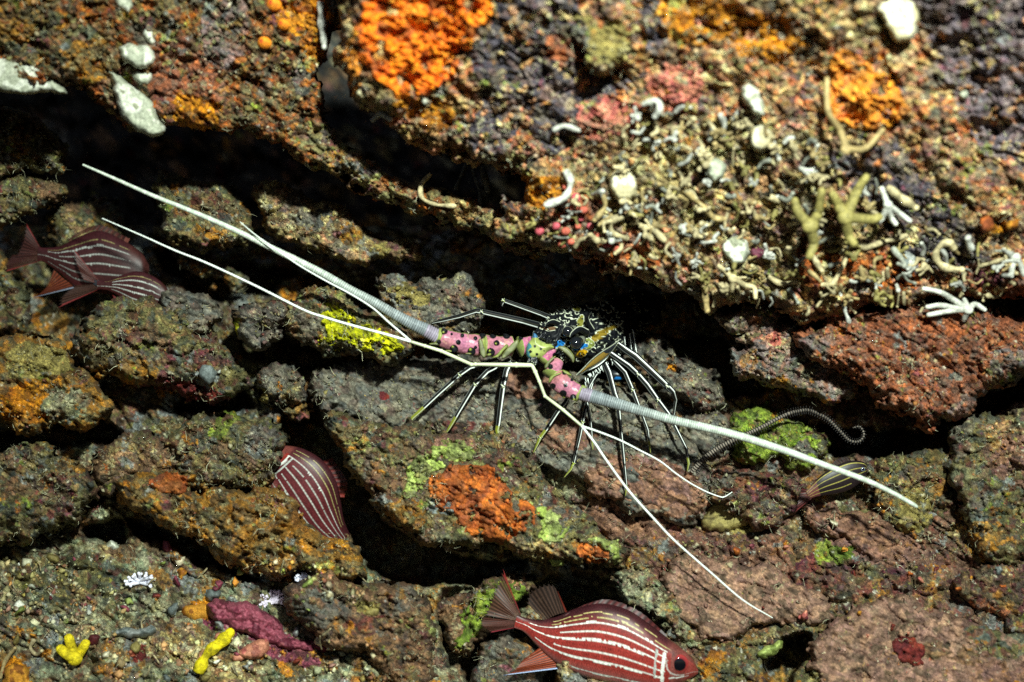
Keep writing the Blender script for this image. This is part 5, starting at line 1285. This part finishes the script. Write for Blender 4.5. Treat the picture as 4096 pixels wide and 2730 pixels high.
tube([(2040, 430), (2070, 455), (2104, 478)], 15, CRM, 'fat cream tube right above the three-pronged white coral', up=0.01)
tube([(1762, 450), (1790, 462), (1818, 480)], 12, CRM, 'cream tube slanting down beside the left khaki coral', up=.01)
tube([(1570, 436), (1614, 473), (1640, 500), (1664, 504)], 11, TAN * 1.2, 'long tan tube running down right in the middle of the bright mass')
tube([(1837, 388), (1870, 392), (1905, 378)], 11, WHT * .8, 'whitish bar-shaped tube above the khaki corals')
tube([(1775, 326), (1782, 345), (1790, 366)], 10, WHT * .75, 'short upright whitish tube left of the forked tan tube')
tube([(1654, 262), (1664, 285), (1660, 312)], 12, WHT * .85, 'upright white tube near the folded white shell')
tube([(1620, 630), (1618, 660), (1625, 714)], 15, TAN * 1.2, 'tan tube hanging straight down from the ledge lip', d=[-.12, -.115, -.11])
branching((1684, 640), [[(1668, 625), (1652, 612)], [(1710, 655), (1733, 662), (1736, 684)], [(1682, 668)]], 11, CRM, 'forked cream twig hanging under the white lump')
tube([(1766, 636), (1795, 652), (1830, 648)], 11, CRM * .8, 'cream tube curving along the lip right of the forked twig')
tube([(1812, 664), (1825, 680), (1834, 696)], 9, GRY * 1.3, 'small grey-white twig at the lip beneath the curving cream tube')
tube([(1950, 585), (1936, 612), (1914, 650), (1890, 655)], 11, CRM, 'cream tube curving down left of the orange patch')
tube([(1862, 570), (1872, 596), (1888, 622)], 11, CRM, 'cream tube standing left of the red sponge patch')
tube([(1930, 664), (1936, 690), (1942, 715), (1951, 740)], 10, WHT * .85, 'white worm-like tube hanging over the orange red rock', d=[-.115, -.115, -.115, -.112])
branching((2225, 712), [[(2190, 708), (2160, 702), (2131, 706)], [(2190, 714), (2134, 724)], [(2195, 692), (2160, 672), (2123, 664)], [(2215, 735)], [(2240, 700), (2262, 712)], [(2216, 690)]], 12, WHT * .9, 'white hand-shaped coral with fingers pointing left, on the right side')
branching((2334, 592), [[(2326, 612), (2324, 634)], [(2345, 610), (2352, 632)]], 12, WHT * .95, 'white two-legged coral at the right edge')
tube([(2192, 572), (2180, 558), (2160, 566), (2150, 590), (2170, 614), (2210, 620)], 15, CRM * 1.05, 'cream C-shaped tube right of the grey white blob', up=.01)
tube([(2224, 545), (2226, 558), (2233, 574)], 12, WHT * .9, 'small bright tube above the two-legged white coral')
tube([(2250, 612), (2280, 604), (2312, 594)], 8, CRM * .8, 'thin pale tube lying left of the two-legged white coral')
tube([(1951, 520), (1958, 552), (1990, 568), (2030, 556), (2080, 542)], 13, CRM * .75, 'long pale tube sagging below the three-pronged white coral')
tube([(2050, 570), (2075, 600), (2078, 612)], 12, GRY * 1.3, 'pale grey tube over the orange patch', up=.01)
tube([(2060, 655), (2064, 668)], 11, WHT * .8, 'stubby white tube at the lower rim beside the orange patch', up=.01)
tube([(736, 5), (740, 60), (746, 108)], 15, WHT * .8, 'slender white sponge hanging in the dark cleft left of the big orange sponge', 'finger_sponge', 'sponge')

def lump(poly, d, T, pal, label, name, cat, w=14, seed=5, step=3.5, mat='coral', group=None, gx=0, gy=0, relief=1.0, back=0.012):
    poly = np.asarray(poly, float); poly = poly.mean(0) + (poly - poly.mean(0)) * 1.14
    pv = smooth_poly(poly * V, 2); cx, cy = pv.mean(0)
    if d is None: d = on(cx, cy, 0.0)
    hold = {}
    def dep(x, y, s_):
        t = np.clip(s_ / (w * V), 0, 1)
        a1, a2, ai = worley(x, y, 30, seed); b1, b2, bi = worley(x, y, 14, seed + 1)
        hold['i'] = [ai, bi, ai]
        return d + gx * (x - cx) / 1000 + gy * (y - cy) / 1000 - T * np.sqrt(np.clip(1 - (1 - t) ** 2, 0, 1)) - np.clip(s_ / 12, 0, 1) * relief * S * (6 * (1 - a1 ** 2) + 2 * (1 - b1) + 6 * fbm(x, y, 36, seed + 3, 3))
    warp = lambda x, y: (6 * fbm(x, y, 26, seed + 5, 2), 6 * fbm(x, y, 26, seed + 6, 2))
    v, f, x, y, s_, dd = grid_mesh(pv, step, dep, warp=warp)
    p = PAL[pal]; c = p[(fbm(x, y, 60, seed + 9, 3) * 1.4 + 2).astype(int) % len(p)] * (0.85 + 0.25 * hold['i'][1])[:, None]
    mb = MB(); mb.add(v, f, c)
    v2, f2, *_ = grid_mesh(pv, step * 3, lambda x, y, s_: d + gx * (x - cx) / 1000 + gy * (y - cy) / 1000 + back * np.clip(s_ / 20, 0, 1), warp=warp); mb.add(v2, f2[:, ::-1], p.mean(0))
    o = mb.build(name, M[mat]); tag(o, label, cat, group)
    return o
lump([(-60, 135), (30, 140), (52, 150), (80, 135), (100, 150), (120, 185), (148, 210), (130, 214), (95, 205), (60, 217), (20, 206), (-60, 190)], -0.125, 0.018, 'white', 'smooth white sponge drooping from the ledge at the left edge', 'draping_sponge', 'sponge', relief=.4)
lump([(250, 165), (272, 170), (296, 200), (326, 212), (352, 245), (352, 265), (378, 292), (356, 312), (330, 304), (300, 284), (276, 252), (270, 215)], -0.115, 0.022, 'white', 'large white drop-shaped sponge hanging from the rust ledge', 'draping_sponge', 'sponge', relief=.5)
lump([(275, 112), (300, 100), (340, 108), (358, 130), (345, 152), (312, 155), (285, 138)], -0.14, 0.02, 'white', 'blurred pale grey round sponge on the rust ledge', 'round_sponge', 'sponge', relief=.3)
lump([(252, -40), (310, -40), (302, 34), (284, 24), (262, 8)], -0.15, 0.02, 'white', 'white sponge cut off by the top edge', 'draping_sponge', 'sponge', relief=.4)
lump([(305, 166), (345, 164), (346, 186), (328, 198), (310, 184)], -0.13, 0.014, 'white', 'small white sponge between the grey round one and the white drop', 'round_sponge', 'sponge', relief=.4)
lump([(320, 62), (345, 66), (356, 88), (350, 104), (330, 92)], -0.14, 0.012, 'white', 'small pale sponge above the grey round one', 'round_sponge', 'sponge', relief=.4)
for (x, y, r, lb) in ((630, 11, 26, 'uppermost of three glossy orange tunicates left of the cleft'), (652, 57, 22, 'middle of three glossy orange tunicates left of the cleft'), (608, 99, 24, 'lowest of three glossy orange tunicates left of the cleft')):
    X, Y = VP(x, y); mb = MB(); o_ = lin((240, 140, 30)); ball(mb, X, Y, on(X, Y, 0.006), r, r * .9, r, o_, 28, 20, cf=lambda v: np.where(((np.hypot(v[:, 0] + r * .3, v[:, 2]) < r * .28) & (v[:, 1] < 0))[:, None], lin((190, 70, 30)), o_ * (0.85 + .3 * fbm(v[:, 0], v[:, 2], 12, 3, 3))[:, None]))
    tag(mb.build('tunicate', M['sponge']), lb, 'tunicate')
lump([(1704, 205), (1720, 196), (1740, 205), (1752, 232), (1757, 262), (1742, 268), (1722, 246), (1708, 230)], None, 0.016, 'white', 'folded white shell standing out on the upper right', 'shell_fragment', 'shell', relief=.5)
lump([(1662, 548), (1690, 540), (1716, 556), (1722, 580), (1712, 600), (1692, 606), (1670, 596), (1658, 572)], None, 0.02, 'white', 'bright white lumpy sponge on the ledge next to a purple spot', 'lumpy_sponge', 'sponge', relief=1)
lump([(1724, 570), (1744, 568), (1756, 580), (1746, 596), (1726, 590)], None, 0.008, 'purple', 'small purple patch touching the bright white lump', 'purple_crust', 'algae')
lump([(1620, 370), (1644, 366), (1668, 380), (1664, 404), (1640, 420), (1626, 396)], None, 0.016, 'white', 'whitish lumpy sponge in the middle of the bright mass', 'lumpy_sponge', 'sponge')
lump([(1724, 300), (1752, 290), (1776, 306), (1770, 340), (1746, 350), (1726, 330)], None, 0.014, 'bone', 'round cream sponge with a knobbly top left of the forked tan tube', 'lumpy_sponge', 'sponge')
lump([(1400, 400), (1440, 392), (1466, 410), (1460, 450), (1430, 462), (1404, 440)], None, 0.016, 'bone', 'pale sponge lump right of the white pointing tube', 'lumpy_sponge', 'sponge')
lump([(2060, 580), (2086, 576), (2108, 590), (2104, 616), (2078, 622)], None, 0.014, 'steel', 'grey white blob left of the C-shaped tube', 'lumpy_sponge', 'sponge')
lump([(2010, 20), (2060, -10), (2110, 10), (2105, 70), (2080, 95), (2050, 84), (2040, 50)], None, 0.016, 'bone', 'pale spongy lump high on the right behind yellow specks', 'lumpy_sponge', 'sponge')
lump([(2205, 212), (2218, 208), (2226, 220), (2216, 232), (2204, 226)], None, 0.010, 'white', 'tiny bright white dot on the plain grey patch of the upper right', 'shell_fragment', 'shell')
lump([(2254, 498), (2280, 496), (2286, 522), (2262, 534), (2250, 520)], None, 0.012, 'darkorange', 'small orange cushion near the right edge', 'cushion_sponge', 'sponge', mat='sponge')
lump([(2308, 510), (2338, 502), (2342, 520), (2316, 530)], None, 0.010, 'ochre', 'small ochre cushion at the right edge', 'cushion_sponge', 'sponge', mat='sponge')

# bottom left growths
def onlift(x, y, o=0.004): X, Y = VP(x, y); return on(X, Y, o)
t = tube([(455, 1545), (476, 1504), (510, 1474), (528, 1455)], 26, lin((226, 206, 24)), 'bright yellow tube sponge leaning right at the bottom', 'tube_sponge', 'sponge', mat='sponge', lift=.006)
branching((172, 1514), [[(165, 1490), (158, 1467)], [(184, 1500), (196, 1480)], [(155, 1505), (139, 1492)]], 19, lin((222, 200, 30)), 'bright yellow three-knobbed sponge at the lower left', 'knob_sponge', 'sponge', mat='sponge', parts='knob', taper=.95)
def lace(cx, cy, R_, label, n=9, seed=1, col=lin((214, 204, 222)), squash=.75):
    g = np.random.RandomState(seed); X, Y = VP(cx, cy); d = on(X, Y, .006); t = empty('lace_coral', (X, Y, d), label, 'coral')
    for k in range(n):
        a = math.pi * (0.85 + 1.25 * k / (n - 1)) + g.uniform(-.12, .12)
        mb = MB(); ex, ey = X + math.cos(a) * R_, Y + math.sin(a) * R_ * squash; dz = d - g.uniform(.004, .014)
        mx, my = (X + ex) / 2 + g.uniform(-4, 4), (Y + ey) / 2 + g.uniform(-4, 4)
        sweep(mb, [(X, Y, d, 8), (mx, my, (d + dz) / 2, 7), (ex, ey, dz, 6)], col, n=10, seg=8)
        for j in range(3):
            b = a + g.uniform(-.8, .8); L = g.uniform(.2, .4) * R_; q = g.uniform(.5, 1); sx, sy = X + (ex - X) * q, Y + (ey - Y) * q
            sweep(mb, [(sx, sy, d + (dz - d) * q, 6), (sx + math.cos(b) * L, sy + math.sin(b) * L, dz - .003, 5.5)], col * 1.05, n=6, seg=7)
        mb.build('branch', M['coral'], t)
lace(630, 1384, 52, 'white feathery coral above the purple lumpy crust', 10, 3, squash=.7)
lace(322, 1338, 50, 'white feathery coral on the lower left, leftmost of three', 9, 4, lin((226, 226, 240)), .5)
lace(694, 1328, 24, 'smallest white feathery coral, at the rim of the knobbly brown boulder', 7, 5, lin((220, 220, 240)), .5)
lump([(490, 1396), (510, 1384), (545, 1392), (580, 1388), (606, 1410), (640, 1424), (650, 1458), (690, 1470), (740, 1462), (756, 1490), (720, 1500), (660, 1492), (610, 1478), (560, 1450), (500, 1430)], None, 0.022, 'plum', 'lumpy purple red crust sprawling below the feathery coral', 'coralline_crust', 'algae', w=18, relief=3.4, gx=-.02)
lump([(545, 1500), (575, 1478), (612, 1468), (620, 1490), (600, 1512), (560, 1514)], None, 0.016, 'pink', 'pinkish shell fragment right of the yellow tube sponge', 'shell_fragment', 'shell')
lump([(415, 1400), (440, 1388), (490, 1390), (500, 1416), (470, 1428), (432, 1424)], None, 0.014, 'ochre', 'smooth ochre sponge left of the purple crust', 'cushion_sponge', 'sponge', mat='sponge', relief=.5)
lump([(252, 1452), (290, 1442), (320, 1448), (345, 1436), (358, 1450), (340, 1466), (290, 1462), (256, 1466)], None, 0.012, 'steel', 'flat pale grey plate at the lower left', 'plate_sponge', 'sponge', relief=.6)
lump([(470, 1368), (480, 1352), (504, 1356), (508, 1376), (488, 1384)], None, 0.012, 'steel', 'frilled pale grey sponge above the ochre one', 'plate_sponge', 'sponge')
lump([(10, 1545), (30, 1528), (64, 1540), (72, 1600), (10, 1600)], None, 0.014, 'ochre', 'orange sponge in the lower left corner', 'cushion_sponge', 'sponge', mat='sponge')
lump([(462, 844), (480, 838), (498, 856), (492, 876), (474, 884), (460, 866)], None, 0.008, 'steel', 'pale blue grey spot sponge on the speckled left boulder', 'plate_sponge', 'sponge', relief=.5)
lump([(1616, 1190), (1640, 1160), (1690, 1150), (1728, 1172), (1720, 1206), (1660, 1220), (1620, 1212)], None, 0.012, 'khaki', 'smooth khaki cushion below the bent antennule tip', 'cushion_sponge', 'sponge', relief=.4)
lump([(1740, 1500), (1765, 1485), (1795, 1470), (1796, 1490), (1765, 1510), (1745, 1512)], onlift(1700, 1470, .012), 0.008, 'lime', 'light green crust at the mouth of the lower right hole', 'green_crust', 'algae')
lump([(1262, 1285), (1282, 1278), (1298, 1290), (1286, 1304), (1266, 1300)], None, 0.008, 'lime', 'light green dab under the right end of the central boulder', 'green_crust', 'algae')
lump([(838, 1402), (856, 1394), (872, 1402), (864, 1416), (842, 1414)], None, 0.006, 'khaki', 'flat khaki dab on the knobbly brown boulder', 'green_crust', 'algae', relief=.3)
tube([(0, 1560), (12, 1520), (34, 1490)], 9, TAN, 'bent tan worm tube at the lower left corner')
tube([(78, 1470), (70, 1490), (84, 1504), (96, 1496)], 9, CRM * .8, 'small hooked pale worm tube right of the bent tan one')

LAND = [((1280, 440), 'white tube pointing left'), ((1385, 475), 'curved tan tube'), ((1415, 520), 'cream hook-shaped tube'), ((1495, 250), 'bent white tube'), ((1735, 232), 'folded white shell'),
        ((1640, 395), 'whitish lumpy sponge'), ((1610, 470), 'long tan tube'), ((1750, 320), 'round cream sponge'), ((1905, 260), 'tall forked tan tube'), ((1690, 575), 'bright white lump'),
        ((1858, 520), 'left khaki coral'), ((1950, 500), 'right khaki coral'), ((2045, 480), 'three-pronged white coral'), ((2175, 590), 'cream C-shaped tube'), ((2335, 605), 'two-legged white coral'),
        ((2190, 705), 'hand-shaped white coral'), ((1870, 385), 'whitish bar-shaped tube'), ((2010, 620), 'orange patch'), ((1240, 560), 'ledge lip above the lobster'), ((1700, 650), 'forked cream twig')]
USED = {}
LOWLAND = [((500, 1500), 'yellow tube sponge'), ((170, 1490), 'yellow three-knobbed sponge'), ((630, 1384), 'white coral above the purple crust'), ((322, 1338), 'leftmost white coral'), ((620, 1440), 'purple red crust'), ((582, 1490), 'pinkish shell fragment'),
           ((305, 1455), 'flat grey plate'), ((455, 1405), 'smooth ochre sponge'), ((40, 1550), 'orange corner sponge'), ((85, 1490), 'small hooked worm tube'), ((100, 1240), 'left brown and green boulder'), ((300, 1260), 'mustard slab'), ((850, 1400), 'knobbly brown boulder'), ((1900, 1270), 'green dab on the right slope'), ((2090, 1490), 'red sponge on the corner slab'), ((1700, 1380), 'pinkish brown slab'), ((2060, 1260), 'long brown slab')]
def where(x, y, head, land=None):
    best = sorted(land or LAND, key=lambda q: (q[0][0] - x) ** 2 + (q[0][1] - y) ** 2)
    for (lx, ly), nm in best[:4]:
        dx, dy = x - lx, y - ly
        w1 = 'right of' if dx > 0 else 'left of'; w2 = 'below' if dy > 0 else 'above'
        for how in ((w1, w2) if abs(dx) > abs(dy) else (w2, w1)):
            t = head + ' ' + how + ' the ' + nm
            if t not in USED: USED[t] = 1; return t
    return head + ' near the ' + best[0][1]
def cname(c):
    c = np.asarray(c); b = c.mean(); sat = (c.max() - c.min()) / (c.max() + 1e-6)
    return ('dull ' if b < .2 else 'dark ' if b < .1 else '') + ('greyish' if sat < .15 and b < .4 else 'white' if sat < .2 else 'cream' if sat < .62 else 'tan')
# pink round tunicates in a cluster above the lip, and pale tubes all over the bright mass
PB = [(1323, 455), (1318, 475), (1341, 483), (1334, 503), (1328, 520), (1309, 500), (1278, 520), (1300, 532), (1289, 545), (1346, 548), (1312, 556), (1384, 463), (1356, 520), (1372, 540), (1300, 430), (1396, 560), (1292, 560), (1330, 570), (1240, 530), (1420, 575)]
for k, (x, y) in enumerate(PB):
    X, Y = VP(x, y); r = rnd.uniform(11, 18); mb = MB(); pc = lin((206, 104, 84)) if k % 3 else lin((200, 90, 100)); dm = rnd.randint(99)
    ball(mb, X, Y, on(X, Y, .002), r, r * rnd.uniform(.8, 1.1), r, pc, 16, 11, cf=lambda v: pc * (.85 + .3 * fbm(v[:, 0], v[:, 2], 9, dm, 3))[:, None])
    tag(mb.build('tunicate', M['sponge']), where(x, y, ('large ' if r > 14.5 else 'small ') + ('orange pink' if k % 3 else 'rose pink') + ' round tunicate'), 'tunicate', 'pink tunicates clustered on the ledge lip')
zone = np.array([(1480, 250), (1660, 240), (1880, 330), (1960, 400), (2100, 520), (2330, 560), (2340, 690), (1990, 690), (1800, 690), (1640, 680), (1500, 640), (1320, 580), (1180, 560), (1200, 500), (1360, 420), (1400, 340)], float)
made = 0
while made < 225:
    x = rnd.uniform(1180, 2340); y = rnd.uniform(230, 690)
    if sdf(zone, np.array([x]), np.array([y]))[0] < 0: continue
    L = rnd.uniform(12, 42); a = rnd.uniform(0, 6.28); b = a + rnd.uniform(-1.5, 1.5)
    pts = [(x, y), (x + math.cos(a) * L * .5, y + math.sin(a) * L * .5), (x + math.cos(a) * L * .5 + math.cos(b) * L * .5, y + math.sin(a) * L * .5 + math.sin(b) * L * .5)]
    col = [CRM * .8, TAN * 1.1, CRM, GRY * 1.2, WHT * .7, KHA][rnd.randint(6)]
    rr1 = rnd.uniform(4, 9); cc1 = col * rnd.uniform(.6, 1.1)
    tube(pts, rr1, cc1, where(x, y, ('short ' if L < 26 else 'long ') + ('thin ' if rr1 < 6.5 else 'thick ') + ('bent ' if abs(b - a) > .7 else 'straight ') + cname(cc1) + ' worm tube'), group='small pale worm tubes on the bright mass', up=rnd.uniform(0, .014), wob=.3)
    made += 1
for k in range(85):
    while True:
        x = rnd.uniform(1200, 2330); y = rnd.uniform(250, 690)
        if sdf(zone, np.array([x]), np.array([y]))[0] > 0: break
    a0 = rnd.uniform(0, 6.28); tips = []
    for j in range(rnd.randint(3, 6)):
        a = a0 + rnd.uniform(-1.6, 1.6); L = rnd.uniform(10, 26); b = a + rnd.uniform(-.8, .8)
        tips.append([(x + math.cos(a) * L * .5, y + math.sin(a) * L * .5), (x + math.cos(a) * L * .5 + math.cos(b) * L * .5, y + math.sin(a) * L * .5 + math.sin(b) * L * .5)])
    cc1 = [CRM, TAN * 1.1, CRM * .8, WHT * .75, KHA * 1.1][rnd.randint(5)] * rnd.uniform(.6, 1); rr1 = rnd.uniform(5, 9)
    branching((x, y), tips, rr1, cc1, where(x, y, ['three', 'four', 'five'][len(tips) - 3] + '-branched ' + cname(cc1) + ' coral tuft'), group='small cream coral tufts on the bright mass', taper=.75)
for k in range(12):
    x = rnd.uniform(1560, 2330); y = 690 + rnd.uniform(-50, 20)
    tube([(x, y), (x + rnd.uniform(-6, 6), y + 14), (x + rnd.uniform(-10, 10), y + rnd.uniform(20, 34))], rnd.uniform(5, 9), CRM * rnd.uniform(.5, .9), where(x, y, 'small pale twig hanging from the lip'), group='small twigs under the bright mass', up=.006)

kinds = [('white', 'small white'), ('bone', 'small bone-coloured'), ('ochre', 'small ochre'), ('crimson', 'small dark red'), ('steel', 'small grey'), ('lime', 'small light green'), ('pink', 'small pink'), ('khaki', 'small khaki'), ('darkorange', 'small rust orange'), ('plum', 'small purple')]
for k in range(84):
    if k < 58: x = rnd.uniform(5, 760); y = rnd.uniform(1330, 1560) if k < 46 else rnd.uniform(1240, 1340)
    else: x = rnd.uniform(1640, 2330); y = rnd.uniform(1200, 1480)
    if min((x - a) ** 2 + (y - b) ** 2 for (a, b), _ in LOWLAND) < 900: continue
    r = rnd.uniform(5, 17) if k < 58 else rnd.uniform(4, 11); ns = rnd.randint(6, 9); el = rnd.uniform(.45, 1); ro = rnd.uniform(0, 3.1)
    pl = []
    for j in range(ns):
        a = 6.283 * j / ns; q = r * rnd.uniform(.55, 1.25); u, v_ = math.cos(a) * q, math.sin(a) * q * el
        pl.append((x + u * math.cos(ro) - v_ * math.sin(ro), y + u * math.sin(ro) + v_ * math.cos(ro)))
    pal_, word = kinds[(k * 7 + rnd.randint(3)) % len(kinds)]
    lump(pl, None, rnd.uniform(.004, .010), pal_, where(x, y, word + (' round' if el > .75 else ' long') + ' crust lump', LOWLAND), 'crust_lump', 'sponge', w=rnd.uniform(5, 12), seed=k + 50, step=4, relief=rnd.uniform(.6, 1.6), group='small encrusting lumps among the rubble')
for k in range(26):
    x = rnd.uniform(10, 900); y = rnd.uniform(1300, 1560); L = rnd.uniform(14, 34); a = rnd.uniform(-2.4, -.6); b = a + rnd.uniform(-.9, .9)
    tube([(x, y), (x + math.cos(a) * L * .5, y + math.sin(a) * L * .5), (x + math.cos(a) * L * .5 + math.cos(b) * L * .5, y + math.sin(a) * L * .5 + math.sin(b) * L * .5)], rnd.uniform(2.5, 5), CRM * rnd.uniform(.35, .9), where(x, y, ('thin short' if L < 24 else 'thin long') + (' pale' if k % 2 else ' greenish') + ' algal sprig', LOWLAND), 'algal_sprig', 'algae', 'thin algal sprigs on the lower left rubble', up=.012)

# ------------------------------------------------------------------ fuzz: algal turf, crumbs, hydroid hairs over all the rocks
def turf():
    g = np.random.RandomState(77)
    jj, ii = np.mgrid[0:RNY, 0:RNX]
    gyd, gxd = np.gradient(DM); 
    n = 52000
    x = g.uniform(-200, 4300, n); y = g.uniform(-200, 2900, n)
    i = ((x - RX0) / RS).astype(int); j = ((y - RY0) / RS).astype(int)
    d = DM[j, i]; ok = (d < 0.35) & (np.hypot(gxd[j, i], gyd[j, i]) < 0.02)
    smooth = ((x / V > 1500) & (y / V > 1280) & (g.rand(n) < .8)) | ((x / V > 2080) & (y / V < 420) & (g.rand(n) < .7)) | ((x > 1430) & (x < 2000) & (y < 330))
    ok &= ~smooth & (fbm(x, y, 120, 991, 3) + .5 * fbm(x, y, 34, 992, 2) > 0.12)
    ok &= ~((y < .36 * x + 560) & (g.rand(n) < .45))
    x = x[ok]; y = y[ok]; d = d[ok]; n = len(x)
    cols = lin([(126, 118, 70), (150, 140, 96), (90, 80, 50), (180, 176, 140), (110, 50, 40), (150, 100, 44), (96, 104, 60), (140, 130, 60), (190, 186, 160), (100, 44, 52), (70, 76, 56)])
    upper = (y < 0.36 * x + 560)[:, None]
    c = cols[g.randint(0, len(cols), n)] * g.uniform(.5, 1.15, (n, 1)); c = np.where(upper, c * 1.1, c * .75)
    under = CM[((y - RY0) / RS).astype(int), ((x - RX0) / RS).astype(int)]
    wgt = g.uniform(.1, .75, (n, 1)); c = under * 1.15 * (1 - wgt) + c * wgt
    # crumb: a squashed irregular eight-sided grain
    base = np.array([(1, 0, 0), (-1, 0, 0), (0, 1, 0), (0, -1, 0), (0, 0, 1), (0, 0, -1)], float)
    fc = np.array([(0, 2, 4), (2, 1, 4), (1, 3, 4), (3, 0, 4), (2, 0, 5), (1, 2, 5), (3, 1, 5), (0, 3, 5)])
    k = (D0 + d) / D0 * S
    r = g.gamma(1.6, 1.7, n) + 1.2; r = np.minimum(r, 12)
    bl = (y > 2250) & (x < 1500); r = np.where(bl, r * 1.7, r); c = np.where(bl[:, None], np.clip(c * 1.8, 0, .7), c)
    ctr = np.stack([(x - 2048) * k, d - r * S * .15, (1365 - y) * k], 1)
    v = base[None] * (0.55 + 0.9 * g.rand(n, 6, 1))
    th = g.uniform(0, 6.28, n); ca, sa = np.cos(th)[:, None], np.sin(th)[:, None]
    v = np.stack([v[..., 0] * ca * 1.3 - v[..., 2] * sa, v[..., 1], v[..., 0] * sa * 1.3 + v[..., 2] * ca], 2)
    v = ctr[:, None] + v * (r * S)[:, None, None]
    f = (np.arange(n) * 6)[:, None, None] + fc[None]
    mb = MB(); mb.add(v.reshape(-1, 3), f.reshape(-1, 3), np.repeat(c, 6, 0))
    # hairs
    m = 9500
    pick = g.randint(0, n, m); rim = np.abs(np.hypot(gxd[((y[pick] - RY0) / RS).astype(int), ((x[pick] - RX0) / RS).astype(int)], 0)) >= 0
    hx = x[pick]; hy = y[pick]; hd = d[pick]
    L = g.gamma(2.2, 7, m) + 5; a = g.uniform(0, 6.28, m); b = a + g.uniform(-1.1, 1.1, m); w = g.uniform(.8, 1.9, m)
    p0 = np.stack([hx, hy, hd + .001], 1); p1 = np.stack([hx + np.cos(a) * L * .5, hy + np.sin(a) * L * .5, hd - L * S * .4], 1); p2 = p1 + np.stack([np.cos(b) * L * .5, np.sin(b) * L * .5, -L * S * .3], 1)
    hv = []
    for pp, ww in ((p0, w), (p1, w * .8), (p2, w * .3)):
        for q in range(3):
            an = q * 2.094; xx = pp[:, 0] + np.cos(an) * ww; yy = pp[:, 1] + np.sin(an) * ww * .7; dd = pp[:, 2] + math.cos(an + 1) * ww * S
            hv.append(np.stack(P(xx, yy, dd), 1))
    hv = np.stack(hv, 1)
    hf = []
    for lv in range(2):
        for q in range(3): hf.append((lv * 3 + q, lv * 3 + (q + 1) % 3, lv * 3 + 3 + (q + 1) % 3, lv * 3 + 3 + q))
    hf = (np.arange(m) * 9)[:, None, None] + np.array(hf)[None]
    hc = lin((196, 194, 160)) * np.minimum(1.1, g.uniform(.15, 1.0, (m, 1)) ** 1.5 + .1)
    mb.add(hv.reshape(-1, 3), hf.reshape(-1, 4), np.repeat(hc, 9, 0))
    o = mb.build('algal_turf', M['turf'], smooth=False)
    tag(o, 'crumbly algal turf, grit and fine pale hairs covering the rocks', 'algae', kind='stuff')
turf()
